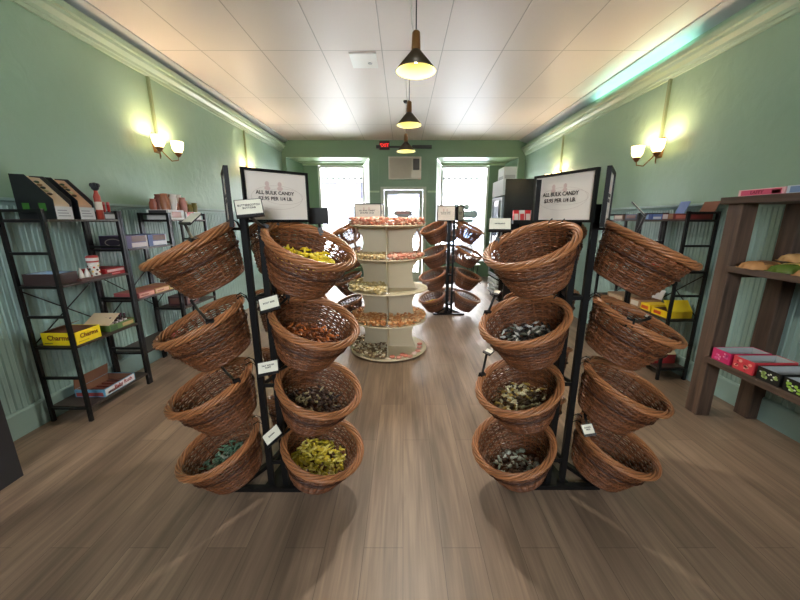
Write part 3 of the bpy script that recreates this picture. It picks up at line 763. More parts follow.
BG = [(214, 190, 140), (196, 168, 116), (230, 212, 170), (180, 148, 100)]
OR = [(226, 166, 104), (208, 140, 80), (238, 196, 146), (190, 120, 70)]
YB_ = [(222, 200, 146), (206, 182, 124), (236, 222, 180)]
BW = [(196, 176, 136), (150, 124, 90), (216, 204, 176), (120, 96, 70)]
tower_fill(TZ[0], TR[0], -1, PK, 900, 'pink and peach loose candies on the left half of the top tower tray', hump=0.075)
tower_fill(TZ[0], TR[0], 1, PK, 900, 'pink and peach loose candies on the right half of the top tower tray', hump=0.07)
tower_fill(TZ[1], TR[1], -1, BG, 800, 'beige loose candies on the left half of the second tower tray')
tower_fill(TZ[1], TR[1], 1, PK, 800, 'pink loose candies on the right half of the second tower tray')
tower_fill(TZ[2], TR[2], -1, YB_, 800, 'pale yellow loose candies on the left half of the middle tower tray', hump=0.06)
tower_fill(TZ[3], TR[3], -1, OR, 850, 'orange loose candies on the left half of the fourth tower tray', hump=0.06)
tower_fill(TZ[3], TR[3], 1, OR[::-1] + [(216, 176, 130)], 850, 'tan and orange loose candies on right half of the fourth tower tray', hump=0.05)
tower_fill(TZ[4], TR[4], -1, BW, 800, 'brown and cream loose candies on the left half of the lowest tower tray', hump=0.05)
for k, (dx, dy) in enumerate([(0.05, -0.34), (0.12, -0.36), (0.19, -0.31), (0.24, -0.33), (0.29, -0.24), (0.33, -0.17), (0.35, -0.06), (0.36, 0.04), (0.16, -0.28)]):
    b = MB().lathe([(0.0005, 0), (0.026, 0), (0.032, 0.008), (0.026, 0.018), (0.012, 0.021), (0.0004, 0.018)], 14)
    c = obj('round_candy', b, mixed('round pink sweets', [(214, 130, 110), (226, 160, 140), (236, 206, 196)], 0.45, by='object'), None, (TX+dx, TY+dy, TZ[4]+0.010), smooth=True)
    tag(c, 'round pink candy lying by the rim of the lowest tower tray, right half', 'candy', 'round pink candies on the lowest tower tray')

# ------------------------------------------------------------------ cartons and packets
def col(rgb, rough=0.45): return plain('print_%d_%d_%d' % tuple(rgb), rgb, rough, vary=0.04, scale=20)
def face_panel(sz, face, u0, u1, v0, v1, off=0.0008):
    """thin printed panel on one face; u,v run 0..1 left to right and bottom to top seen from outside"""
    sx, sy, h = sz; b = MB()
    if face == '-y': b.box(-sx/2 + u0*sx, -sy/2-off, v0*h, -sx/2 + u1*sx, -sy/2-0.0001, v1*h)
    elif face == '+x': b.box(sx/2+0.0001, -sy/2 + u0*sy, v0*h, sx/2+off, -sy/2 + u1*sy, v1*h)
    elif face == '-x': b.box(-sx/2-off, sy/2 - u1*sy, v0*h, -sx/2-0.0001, sy/2 - u0*sy, v1*h)
    elif face == 'top': b.box(-sx/2 + u0*sx, -sy/2 + v0*sy, h+0.0001, -sx/2 + u1*sx, -sy/2 + v1*sy, h+off)
    return b
def carton(label, loc, sz, rgb, panels=(), texts=(), open_top=False, inner=None, flap=None, yaw=0.0, cat='box', name='carton', group=None, tray=None):
    t = thing(name, label, cat, loc, yaw, group)
    sx, sy, h = sz
    if open_top:
        obj('body', MB().openbox(sx, sy, h), col(rgb), t)
        if inner: obj('lining', MB().openbox(sx-0.0085, sy-0.0085, h-0.006, 0.002, 0.0042), inner, t)
    else:
        obj('body', MB().box(-sx/2, -sy/2, 0, sx/2, sy/2, h), col(rgb), t)
    for (face, u0, u1, v0, v1, c) in panels: obj('printed_panel', face_panel(sz, face, u0, u1, v0, v1), col(c), t)
    for (face, body, size, c, du, dv) in texts:
        p = {'-y': (du*sx/2, -sy/2-0.0014, h/2 + dv*h/2), '+x': (sx/2+0.0014, du*sy/2, h/2 + dv*h/2), '-x': (-sx/2-0.0014, -du*sy/2, h/2 + dv*h/2), 'top': (du*sx/2, dv*sy/2, h+0.0014)}[face]
        lettering(body, size, col(c), t, p, FACE_ROT[face])
    if flap:
        side, length, angle, m = flap     # lid hinged on one top edge, raised by angle from flat-outwards
        c, s = math.cos(angle)*length, math.sin(angle)*length
        if side in ('-x', '+x'):
            k = -1 if side == '-x' else 1
            q = [(k*sx/2, -sy/2, h), (k*sx/2, sy/2, h), (k*(sx/2 + c), sy/2, h+s), (k*(sx/2 + c), -sy/2, h+s)]
        else:
            k = -1 if side == '-y' else 1
            q = [(-sx/2, k*sy/2, h), (sx/2, k*sy/2, h), (sx/2, k*(sy/2+c), h+s), (-sx/2, k*(sy/2+c), h+s)]
        n = (Vector(q[1])-Vector(q[0])).cross(Vector(q[2])-Vector(q[1])).normalized()*0.003
        obj('lid', MB().add(q + [tuple(Vector(p)+n) for p in q], [(0,1,2,3), (7,6,5,4), (0,4,5,1), (1,5,6,2), (2,6,7,3), (3,7,4,0)]), m, t)
    return t

# ------------------------------------------------------------------ black ladder shelves
def ladder_shelf(x0, x1, y0, y1, levels, rungs, label, top=1.52, braces=True, fx=1):
    """free-standing metal shelf: two ladder ends, boards, cross brace at the wall side"""
    t = thing('ladder_shelf', label, 'shelf', ((x0+x1)/2, (y0+y1)/2, 0), 0, 'black ladder shelves along the walls')
    hx, hy = abs(x1-x0)/2, (y1-y0)/2; w = 0.022
    for sy in (-1, 1):
        for sx in (-1, 1):
            obj('post', MB().box(sx*(hx-w/2)-w/2, sy*(hy-w/2)-w/2, 0, sx*(hx-w/2)+w/2, sy*(hy-w/2)+w/2, top), M_black, t)
        for z in list(rungs) + [top-0.012]:
            obj('rung', MB().box(-hx+w, sy*(hy-w/2)-0.008, z-0.009, hx-w, sy*(hy-w/2)+0.008, z+0.009), M_black, t)
    for z in levels:
        obj('shelf_board', MB().box(-hx+0.002, -hy+w+0.001, z-0.016, hx+0.004 if fx > 0 else hx-0.002, hy-w-0.001, z), M_shelf, t)
        for sy in (-1, 1):
            obj('rung', MB().box(-hx+w, sy*(hy-w/2)-0.008, z-0.02, hx-w, sy*(hy-w/2)+0.008, z-0.004), M_black, t)
    if braces:
        bx = -fx*(hx-0.008)
        for a, b in ((-1, 1), (1, -1)):
            obj('brace', MB().tube([(bx - a*0.004, a*(hy-w), 0.60), (bx - a*0.004, b*(hy-w), 0.98)], 0.005, 6), M_black, t)
    return t
SX0, SX1 = -2.60, -2.30
L1 = (2.20, 2.80); L2 = (2.803, 3.40); L3 = (3.403, 4.02)
A_LV = [1.455, 1.02, 0.585, 0.115]; B_LV = [1.455, 1.215, 0.78, 0.30]
ladder_shelf(SX0, SX1, L1[0], L1[1], A_LV, [1.235, 0.80, 0.345], 'black ladder shelf on the left wall nearest the camera, holding the yellow box')
ladder_shelf(SX0, SX1, L2[0], L2[1], B_LV[1:], [1.02, 0.55], 'black ladder shelf in the middle of the left wall row')
ladder_shelf(SX0, SX1, L3[0], L3[1], A_LV[:1] + [0.98, 0.55, 0.115], [1.235], 'black ladder shelf farthest along the left wall, with bouquet-like packets on top')
RX0, RX1 = 2.36, 2.63
R1 = (2.86, 3.44); R2 = (3.46, 4.05)
ladder_shelf(RX0, RX1, R1[0], R1[1], A_LV[:1] + [1.02, 0.585, 0.115], [1.235, 0.80, 0.345], 'black ladder shelf on the right wall beside the timber shelf', fx=-1)
ladder_shelf(RX0, RX1, R2[0], R2[1], A_LV, [1.235, 0.80], 'black ladder shelf on the right wall farther towards the window', fx=-1)

# left wall, near shelf, top
def pouch_box(y, label, tone, pale):
    """cut-away counter box: high back, sloping cheeks, low front"""
    t = thing('display_box', label, 'box', (-2.447, y, A_LV[0]), 0, 'cut-away display boxes on the left shelf')
    d, w = 0.25, 0.125
    side = [(-d/2, 0), (d/2, 0), (d/2, 0.13), (-d/2+0.10, 0.285), (-d/2, 0.29)]
    for s in (-1, 1):
        b = MB().prism(side, 'y', s*w/2 - (0.004 if s > 0 else 0), s*w/2 + (0.004 if s < 0 else 0))
        obj('cheek', b, tone, t)
    obj('back', MB().box(-d/2, -w/2+0.004, 0, -d/2+0.004, w/2-0.004, 0.288), M_beige, t)
    obj('floor', MB().box(-d/2+0.004, -w/2+0.004, 0, d/2-0.004, w/2-0.004, 0.004), M_kraft, t)
    obj('front', MB().box(d/2-0.004, -w/2+0.004, 0, d/2, w/2-0.004, 0.085), col((214, 216, 216)), t)
    obj('inner_card', MB().prism([(-d/2+0.06, 0.27), (-d/2+0.075, 0.275), (d/2-0.012, 0.10), (d/2-0.012, 0.085)], 'y', -w/2+0.005, w/2-0.005), pale, t)
    f = Vector((d/2-0.012 - (-d/2+0.075), 0, 0.10-0.275)).normalized()
    for k, (u, c_) in enumerate([(0.045, (70, 84, 60)), (0.07, (140, 110, 70)), (0.095, (52, 60, 52)), (0.12, (196, 190, 150)), (0.15, (90, 70, 50))]):
        p = Vector((-d/2+0.075, 0, 0.275)) + f*u + Vector((0.0015, 0, 0.0015))
        obj('printed_spot', MB().ball(p, 0.017, 0.75, 1, 0.55), col(c_), t)
    for x in (-0.06, 0.05):
        obj('green_square', MB().box(x-0.025, -w/2-0.001, 0.055, x+0.022, -w/2-0.0001, 0.105), col((56, 112, 40)), t)
    for k in range(3): obj('printed_line', MB().box(d/2+0.0001, -0.045, 0.02+0.018*k, d/2+0.0008, 0.04-0.01*k, 0.026+0.018*k), col((150, 150, 156)), t)
    return t
M_dbox = plain('black_print', (24, 26, 30), 0.3, vary=0.1)
pouch_box(2.375, 'black cut-away display box with green squares, nearest on the top left shelf', M_dbox, M_beige)
pouch_box(2.548, 'black cut-away display box second from the end of the top left shelf', M_dbox, plain('peach_card', (212, 172, 142), 0.6))
tb = thing('candy_bottle', 'small red bottle with dark bobbled cap between the display boxes', 'bottle', (-2.33, 2.455, A_LV[0]+0.0))
# stands on the board in front of the second display box
tb.location = (-2.318, 2.648, A_LV[0]); tb.scale = (1, 1, 1.4)
obj('body', MB().lathe([(0.0005, 0), (0.022, 0), (0.022, 0.12), (0.012, 0.14), (0.012, 0.15), (0.0004, 0.15)], 16), col((178, 70, 52)), tb, smooth=True)
b = MB().ball((0, 0, 0.17), 0.026, 1, 1, 0.85)
for k in range(7): b.ball((0.022*math.cos(k*0.9), 0.022*math.sin(k*0.9), 0.178), 0.011, n=6, m=4)
obj('cap', b, col((40, 44, 52)), tb, smooth=True)
obj('label_band', MB().lathe([(0.0225, 0.05), (0.0228, 0.052), (0.0228, 0.09), (0.0225, 0.092)], 16), col((222, 206, 190)), tb)
tbx = carton('low black box holding red candy tubes on the top left shelf', (-2.40, 2.735, A_LV[0]), (0.16, 0.115, 0.055), (30, 30, 32), panels=[('+x', 0.1, 0.9, 0.1, 0.7, (200, 204, 204))], open_top=True)
for k in range(5):
    c = thing('candy_tube', 'red candy tube with white cap standing in the low black box', 'candy', (-2.355 - (k % 2)*0.028, 2.692 + k*0.021, A_LV[0]+0.005), 0, 'red candy tubes')
    obj('tube', MB().lathe([(0.0004, 0), (0.0095, 0), (0.0095, 0.11), (0.0004, 0.112)], 12), col((176, 34, 38)), c, smooth=True)
    obj('cap', MB().lathe([(0.0105, 0.108), (0.0105, 0.126), (0.0004, 0.13)], 12), col((216, 120, 120)), c, smooth=True)
# near shelf, second board
z = A_LV[1]
carton('dark brown open tray with blue-white paper on the second board of the near left shelf', (-2.45, 2.305, z), (0.22, 0.16, 0.075), (62, 44, 44), open_top=True, inner=col((150, 176, 200)))
for k, (y, x, h, rr) in enumerate([(2.43, -2.36, 0.09, 0.02), (2.465, -2.345, 0.075, 0.017), (2.49, -2.37, 0.08, 0.018)]):
    c = thing('candy_pouch', ['white pointed candy pouch nearest the shelf post', 'short white candy pouch in the middle of three', 'white candy pouch beside the tall tub'][k], 'pouch', (x, y, z), 0.4*k)
    obj('pouch', MB().lathe([(0.0005, 0), (rr, 0.0), (rr*1.1, h*0.3), (rr*0.6, h*0.75), (0.004, h*0.92), (rr*0.4, h)], 9, sx=1, sy=0.8), mixed('pouch foil', [(222, 214, 204), (200, 186, 176), (230, 226, 222)], 0.3, by='object'), c, smooth=True)
c = thing('candy_tub', 'tall clear tub of mixed sweets with red and white lid on near left shelf', 'tub', (-2.36, 2.545, z))
obj('tub', MB().lathe([(0.0005, 0), (0.03, 0), (0.033, 0.012), (0.03, 0.06), (0.034, 0.11), (0.03, 0.12), (0.0004, 0.12)], 18), mixed('tub sweets', [(226, 222, 216)], 0.25), c, smooth=True)
b = MB()
for k in range(26): a_ = k*2.4; b.ball((0.031*math.cos(a_), 0.031*math.sin(a_), 0.012 + 0.0038*k), 0.008, n=6, m=4)
obj('sweets', b, mixed('tub sweet colours', [(90, 60, 50), (230, 200, 120), (240, 236, 230), (60, 60, 64), (190, 80, 60)]), c, smooth=True)
obj('lid', MB().lathe([(0.036, 0.118), (0.038, 0.125), (0.038, 0.16), (0.03, 0.168), (0.0004, 0.168)], 18), col((176, 60, 56)), c, smooth=True)
obj('lid_band', MB().lathe([(0.0385, 0.13), (0.0387, 0.132), (0.0387, 0.15), (0.0385, 0.152)], 18), col((236, 226, 222)), c)
carton('red flat carton on the second board of the near left shelf', (-2.43, 2.70, z), (0.20, 0.19, 0.055), (168, 26, 34), panels=[('+x', 0.08, 0.92, 0.5, 0.85, (226, 190, 190)), ('+x', 0.1, 0.7, 0.15, 0.3, (214, 120, 120)), ('top', 0.2, 0.85, 0.2, 0.8, (150, 40, 42))])
carton('low brown lidless tray at the front edge of near left shelf, second board', (-2.335, 2.50, z), (0.06, 0.26, 0.022), (88, 58, 50), open_top=True)
# near shelf, third board
z = A_LV[2]
carton('bright yellow open carton with dark red script on the near left shelf', (-2.43, 2.335, z), (0.24, 0.20, 0.092), (244, 216, 26),
       panels=[('+x', 0.08, 0.5, 0.16, 0.24, (190, 170, 20)), ('-y', 0.06, 0.3, 0.12, 0.2, (150, 130, 40))],
       texts=[('+x', 'Charms', 0.045, (110, 20, 24), 0.05, 0.2), ('-y', 'Charms', 0.05, (110, 20, 24), 0.0, 0.15)], open_top=True, inner=M_kraft, flap=('-x', 0.10, rad(160), M_kraft))
carton('green printed carton of small bottles with raised pale lid on the near left shelf', (-2.43, 2.655, z), (0.21, 0.25, 0.05), (92, 122, 70),
       panels=[('+x', 0.5, 0.95, 0.15, 0.7, (190, 160, 110)), ('+x', 0.05, 0.3, 0.1, 0.8, (70, 96, 60))], open_top=True, inner=M_kraft, flap=('-y', 0.14, rad(150), M_beige))
for k in range(8):
    c = thing('soda_bottle', 'tiny dark candy bottle with pale label standing in the green carton', 'bottle', (-2.365 - (k % 2)*0.04, 2.60 + (k//2)*0.045 + (k % 2)*0.012, z+0.006), 0, 'tiny candy bottles in the green carton')
    obj('bottle', MB().lathe([(0.0005, 0), (0.013, 0), (0.013, 0.05), (0.006, 0.068), (0.006, 0.085), (0.0004, 0.086)], 12), col((52, 32, 34)), c, smooth=True)
    obj('label_band', MB().lathe([(0.0132, 0.032), (0.0134, 0.034), (0.0134, 0.048), (0.0132, 0.05)], 12), col((214, 204, 206)), c)
    obj('cap', MB().lathe([(0.0072, 0.08), (0.0072, 0.092), (0.0004, 0.093)], 10), col((96, 60, 84)), c)
# near shelf, bottom board
z = A_LV[3]
ct = carton('blue, red and white open carton on the bottom board of the near left shelf', (-2.42, 2.50, z), (0.23, 0.30, 0.062), (104, 160, 190),
       panels=[('+x', 0.03, 0.97, 0.08, 0.92, (226, 220, 224)), ('+x', 0.10, 0.55, 0.2, 0.5, (196, 54, 48)), ('-y', 0.05, 0.95, 0.1, 0.6, (158, 70, 70))],
       texts=[('+x', 'Baby Ruth', 0.042, (150, 30, 34), 0.2, 0.15)], open_top=True, inner=M_kraft, flap=('-x', 0.09, rad(100), M_kraft))
for k in range(5):
    b = MB().box(-0.07, -0.014, 0, 0.07, 0.014, 0.016)
    c = obj('candy_bar', b, mixed('bar wrappers', [(110, 60, 50), (160, 84, 76), (84, 50, 44)], 0.35, by='object'), None, (-2.42, 2.40 + k*0.05, z+0.007), (0, 0, 0.05*(k-2)))
    tag(c, 'wrapped candy bar lying in the blue and red open carton', 'candy bar', 'candy bars in the open carton')
# middle left shelf
z = B_LV[1]
for k, (y, w_, rgb, pc, lb) in enumerate([(2.955, 0.235, (70, 52, 100), (226, 214, 214), 'purple and white box with dark end on the middle left shelf, nearer of two'),
                                         (3.205, 0.235, (40, 62, 120), (220, 222, 230), 'blue and white box on the middle left shelf, farther of two')]):
    bx_ = carton(lb, (-2.425, y, z), (0.225, w_, 0.105), rgb, panels=[('-y', 0.02, 0.98, 0.03, 0.97, (38, 30, 44)), ('+x', 0.22, 0.93, 0.06, 0.42, pc), ('+x', 0.25, 0.95, 0.5, 0.95, (92, 56, 46)), ('+x', 0.93, 1.0, 0.0, 1.0, pc)])
    o_ = MB()
    out = ell(0, 0.05, 0.07, 0.032, 30); inn = ell(0, 0.05, 0.062, 0.026, 30)
    o_.add([(p[0], -w_/2-0.0012, p[1]) for p in out] + [(p[0], -w_/2-0.0012, p[1]) for p in inn], [(q, (q+1) % 30, 30+(q+1) % 30, 30+q) for q in range(30)])
    obj('printed_oval', o_, col((150, 140, 128)), bx_)
z = B_LV[2]
for k, (y, rgb, pc, lb) in enumerate([(2.955, (176, 92, 92), (232, 170, 150), 'pink flat carton nearest on the lower board of the middle left shelf'), (3.155, (196, 150, 96), (236, 190, 160), 'tan and pink flat carton in the middle of the lower board, middle left shelf'), (3.315, (200, 164, 84), (222, 200, 150), 'yellowish flat carton at the far end of the lower board, middle left shelf')]):
    carton(lb, (-2.42, y, z), (0.22, (0.19, 0.19, 0.12)[k], 0.045), rgb, panels=[('+x', 0.05, 0.95, 0.15, 0.85, pc), ('+x', 0.1, 0.6, 0.3, 0.6, (190, 70, 70)), ('top', 0.1, 0.9, 0.1, 0.9, (166, 100, 84))])
carton('small red and white packet on the lowest board of the middle left shelf', (-2.37, 3.26, B_LV[3]), (0.10, 0.11, 0.03), (190, 80, 90), panels=[('+x', 0.1, 0.9, 0.2, 0.8, (232, 210, 212))])
# far left shelf
z = A_LV[0]
gb = carton('white open box of bright candy packets at near end of far left shelf top', (-2.44, 3.56, z), (0.22, 0.24, 0.095), (226, 224, 222), panels=[('-y', 0.1, 0.9, 0.55, 0.95, (60, 56, 60)), ('+x', 0.2, 0.8, 0.2, 0.8, (200, 150, 140))], open_top=True)
carton('red and white open box of candy packets at far end of far left shelf top', (-2.44, 3.84, z), (0.22, 0.27, 0.08), (214, 206, 204), panels=[('+x', 0.1, 0.55, 0.0, 1.0, (176, 44, 44))], open_top=True)
pc = [(168, 96, 76), (206, 150, 140), (120, 64, 50), (226, 206, 196), (170, 110, 80), (236, 230, 226), (150, 140, 60), (196, 176, 84), (128, 120, 66)]
cn = ['brown', 'rose', 'dark brown', 'cream', 'tan', 'white', 'olive', 'mustard', 'khaki']
for k in range(18):
    r_, c_ = k // 3, k % 3
    ci = (k*2 + r_) % 6 if r_ < 4 else 6 + k % 3
    y = (3.49 + 0.07*r_) if r_ < 3 else (3.76 + 0.08*(r_-3))
    c = thing('candy_packet', '%s foil packet, %s row, %s, atop far left shelf' % (cn[ci], ['first', 'second', 'third', 'fourth', 'fifth', 'sixth'][r_], ['wall side', 'middle', 'room side'][c_]), 'packet',
              (-2.505 + 0.062*c_, y, z+0.007), (random.uniform(-0.2, 0.2), random.uniform(-0.1, 0.1), random.uniform(-0.5, 0.5)), 'foil packets on the far left shelf')
    h = random.uniform(0.17, 0.27) if r_ < 4 else random.uniform(0.15, 0.2)
    obj('foil', MB().lathe([(0.0005, 0), (0.028, 0.002), (0.036, 0.04), (0.046, h*0.55), (0.044, h*0.8), (0.03, h*0.93), (0.036, h), (0.0004, h)], 10, sx=1, sy=0.55), col(pc[ci], 0.3), c, smooth=True)
carton('dark patterned box on a low board of the far left shelf', (-2.43, 3.62, 0.55), (0.20, 0.22, 0.10), (70, 46, 48), panels=[('+x', 0.1, 0.9, 0.15, 0.8, (120, 76, 70)), ('-y', 0.1, 0.9, 0.2, 0.8, (110, 70, 60))])
carton('white carton on the second board of the far left shelf', (-2.43, 3.75, 0.98), (0.20, 0.26, 0.09), (216, 210, 200), panels=[('+x', 0.1, 0.6, 0.2, 0.8, (200, 130, 90))])

# right wall ladder shelves
z = A_LV[0]
def rbox(label, y, zz, sz, rgb, panels=(), **k): return carton(label, (2.49, y, zz), sz, rgb, panels=panels, **k)
rbox('dark red low carton with raised pale lid at the near end of right shelf top', 2.96, z, (0.2, 0.15, 0.045), (120, 44, 40), [('-x', 0.1, 0.9, 0.2, 0.8, (170, 90, 80)), ('-y', 0.1, 0.9, 0.2, 0.8, (150, 60, 54))], flap=('+x', 0.11, rad(70), plain('brown_lid', (152, 96, 76), 0.5)))
rbox('maroon and white carton on the right shelf top between lids', 3.115, z, (0.2, 0.13, 0.05), (130, 60, 58), [('-x', 0.05, 0.5, 0.1, 0.9, (206, 196, 200)), ('-x', 0.55, 0.95, 0.1, 0.9, (150, 110, 80))])
rbox('blue carton with raised blue and cream lid on the right shelf top', 3.245, z, (0.2, 0.11, 0.05), (84, 110, 176), [('-x', 0.05, 0.95, 0.1, 0.5, (200, 206, 222))], flap=('+x', 0.12, rad(70), plain('blue_lid', (126, 148, 206), 0.5)))
rbox('blue and white striped carton at the far end of right shelf top', 3.365, z, (0.2, 0.10, 0.05), (74, 92, 160), [('-x', 0.05, 0.55, 0.1, 0.9, (150, 178, 220))])
rbox('dark blue carton on top of the farther right shelf', 3.62, z, (0.2, 0.18, 0.055), (50, 62, 96), [('-x', 0.1, 0.9, 0.2, 0.8, (120, 80, 76)), ('-y', 0.1, 0.9, 0.2, 0.8, (84, 92, 110))])
rbox('brown carton beside dark blue one on top of the farther right shelf', 3.83, z, (0.2, 0.16, 0.05), (120, 84, 66), [('-x', 0.1, 0.9, 0.2, 0.8, (196, 176, 160))])
z = 1.02
rbox('red open carton on the second board of the right shelf', 3.20, z+0.0, (0.2, 0.22, 0.09), (190, 60, 44), [('-x', 0.1, 0.9, 0.3, 0.8, (226, 150, 130))], open_top=True)
for k in range(6):
    c = thing('candy_packet', ['red foil packet nearest in the red carton, right shelf', 'white foil packet second in the red carton, right shelf', 'orange foil packet third in the red carton', 'red foil packet fourth in the red carton', 'white foil packet fifth in the red carton', 'orange foil packet farthest in the red carton'][k], 'packet', (2.45 + 0.05*(k % 2), 3.12 + 0.03*k, z+0.006), (0.15, -0.2, 0.5*k))
    obj('foil', MB().lathe([(0.0005, 0), (0.02, 0.002), (0.024, 0.04), (0.02, 0.10), (0.01, 0.125), (0.018, 0.14), (0.0004, 0.14)], 10, sx=1, sy=0.5), col([(196, 52, 44), (226, 220, 214), (216, 120, 60)][k % 3], 0.3), c, smooth=True)
rbox('white carton on the second board of the farther right shelf', 3.72, 1.02, (0.2, 0.24, 0.10), (206, 206, 202), [('-x', 0.1, 0.9, 0.2, 0.5, (180, 120, 110))])
z = 0.585
rbox('bright yellow open carton with raised yellow lid on the right shelf', 3.00, z, (0.22, 0.20, 0.06), (236, 196, 24), [('-x', 0.15, 0.6, 0.2, 0.7, (196, 70, 30))], open_top=True, inner=M_kraft, flap=('-y', 0.12, rad(130), plain('yellow_lid', (242, 210, 40), 0.5)))
rbox('small yellow and red carton farther along the right shelf board', 3.20, z, (0.20, 0.13, 0.065), (240, 200, 40), [('-x', 0.1, 0.8, 0.2, 0.7, (206, 90, 40)), ('-y', 0.1, 0.8, 0.2, 0.7, (206, 90, 40))])
rbox('brown carton with raised white lid on the right shelf third board', 3.345, z, (0.22, 0.14, 0.08), (168, 130, 100), [('-x', 0.1, 0.9, 0.2, 0.8, (214, 204, 190))], open_top=True, inner=M_kraft, flap=('+x', 0.10, rad(75), plain('white_lid', (226, 222, 220), 0.5)))
rbox('low tan carton on the third board of the farther right shelf', 3.66, z, (0.22, 0.30, 0.06), (150, 120, 90), [('-x', 0.1, 0.9, 0.2, 0.8, (190, 160, 130))])
z = 0.115
rbox('red and white open carton on the bottom board of the right shelf', 3.12, z, (0.22, 0.28, 0.09), (176, 50, 56), [('-x', 0.1, 0.5, 0.2, 0.8, (226, 214, 210))], open_top=True, inner=M_kraft, flap=('-y', 0.08, rad(140), M_beige))

# ------------------------------------------------------------------ timber shelf on the right
ts = thing('timber_shelf', 'rough dark timber shelf of heavy posts and boards on the right wall', 'shelf', (2.45, 1.75, 0))
for (x, y) in ((2.235, 2.285), (2.572, 2.235), (2.572, 1.20), (2.235, 1.20), (2.572, 1.70)):
    p = obj('post', MB().box(x-2.45, y-1.75, 0, x-2.45+0.105, y-1.75+0.105, 1.555), M_timber, ts)
    bv = p.modifiers.new('edge', 'BEVEL'); bv.width = 0.005; bv.segments = 2
YE0, YE1 = 1.20, 2.40
for (z0, z1, x0, x1) in ((1.555, 1.60, 2.20, 2.66), (1.105, 1.145, 2.21, 2.66), (0.445, 0.485, 2.20, 2.66)):
    bd_ = obj('shelf_board', MB().box(x0-2.45, YE0-0.03-1.75, z0, x1-2.45, (YE1+0.02 if z0 > 1.4 else 2.284)-1.75, z1), M_timberY, ts)
    bv = bd_.modifiers.new('edge', 'BEVEL'); bv.width = 0.004; bv.segments = 2
obj('rail', MB().box(2.34-2.45, 2.31-1.75, 1.06, 2.545-2.45, 2.36-1.75, 1.105), M_timberY, ts)
obj('rail', MB().box(2.34-2.45, 2.31-1.75, 0.40, 2.545-2.45, 2.36-1.75, 0.445), M_timberY, ts)
z = 1.60
carton('pink and white flat candy box lying on top of the timber shelf', (2.33, 2.21, z), (0.16, 0.28, 0.042), (232, 176, 180), [('-x', 0.06, 0.94, 0.12, 0.88, (216, 76, 112)), ('-x', 0.75, 0.92, 0.2, 0.7, (240, 150, 110))], [('-x', 'LAFFY', 0.03, (150, 20, 60), -0.15, 0)])
carton('pale blue flat candy box beside the pink one on the timber shelf', (2.33, 1.92, z), (0.16, 0.28, 0.045), (196, 208, 220), [('-x', 0.06, 0.94, 0.12, 0.88, (116, 146, 190))], [('-x', 'LAFFY', 0.03, (50, 70, 130), -0.2, 0)])
z = 0.485
def pbox(label, y, rgb, spots, sp2, h=0.082, yaw=0.0):
    t = carton(label, (2.36, y, z), (0.28, 0.13, h), rgb, open_top=True, inner=M_grey, yaw=yaw)
    rnd = random.Random(int(y*1000))
    em = MB()
    for k in range(7):
        em.prism([(-p[0], p[1]) for p in ell(rnd.uniform(-0.045, 0.045), rnd.uniform(0.015, h-0.018), rnd.uniform(0.008, 0.015), rnd.uniform(0.006, 0.011), 14)], 'x', -0.1412, -0.1403)
    obj('printed_spots', em, col(spots), t)
    em = MB()
    for k in range(5):
        c0 = (rnd.uniform(-0.045, 0.045), rnd.uniform(0.015, h-0.015)); em.prism(ell(c0[0], c0[1], 0.006, 0.005, 10), 'x', -0.1418, -0.1413)
    obj('printed_dots', em, col(sp2), t)
    return t
pbox('magenta candy carton farthest in the row on the timber shelf lower board', 2.185, (206, 44, 104), (222, 96, 150), (240, 170, 190))
pbox('coral red candy carton second in the row on the timber shelf lower board', 2.03, (214, 66, 76), (240, 170, 150), (150, 24, 40), 0.086)
pbox('black and green candy carton third in the row on the timber shelf lower board', 1.875, (28, 30, 28), (174, 204, 120), (226, 232, 214), 0.08)
pbox('black and lime candy carton nearest in the row on the timber shelf lower board', 1.725, (26, 28, 26), (160, 206, 80), (220, 228, 200), 0.08)
z = 1.145
def candy_bag(loc, sz, rot, rgb, rgb2, label):
    t = thing('candy_bag', label, 'bag', loc, rot, 'candy bags on the timber shelf')
    n = 12; m_ = 8; vs = []; fs = []
    for j in range(m_+1):
        for i in range(n+1):
            u, v_ = i/n*2-1, j/m_*2-1
            hgt = sz[2]*max(0.0, (1-u**4)*(1-v_**4))**0.6
            for s in (0, 1): pass
            vs.append((u*sz[0]/2, v_*sz[1]/2, 0.003 + hgt*(0.5+0.5*1) + 0.004*math.sin(9*u+4*v_)))
    off = len(vs)
    for j in range(m_+1):
        for i in range(n+1):
            u, v_ = i/n*2-1, j/m_*2-1; vs.append((u*sz[0]/2, v_*sz[1]/2, 0.0005))
    for j in range(m_):
        for i in range(n):
            a_ = j*(n+1)+i; fs.append((a_, a_+1, a_+n+2, a_+n+1)); fs.append((off+a_, off+a_+n+1, off+a_+n+2, off+a_+1))
    for i in range(n): fs.append((i, off+i, off+i+1, i+1)); k = m_*(n+1)+i; fs.append((k, k+1, off+k+1, off+k))
    for j in range(m_): a_ = j*(n+1); fs.append((a_, a_+n+1, off+a_+n+1, off+a_)); a_ += n; fs.append((a_, off+a_, off+a_+n+1, a_+n+1))
    obj('foil', MB().add(vs, fs), col(rgb, 0.25), t, smooth=True)
    # printed band follows the pillow
    vs = []; fs = []
    for j in range(m_+1):
        for i in range(5):
            u, v_ = -0.35 + 0.7*i/4, (j/m_*2-1)*0.86
            hgt = sz[2]*max(0.0, (1-u**4)*(1-v_**4))**0.6
            vs.append((u*sz[0]/2, v_*sz[1]/2, 0.0052 + hgt + 0.004*math.sin(9*u+4*v_)))
    for j in range(m_):
        for i in range(4): a_ = j*5+i; fs.append((a_, a_+1, a_+6, a_+5))
    obj('printed_band', MB().add(vs, fs), col(rgb2, 0.3), t, smooth=True)
    return t
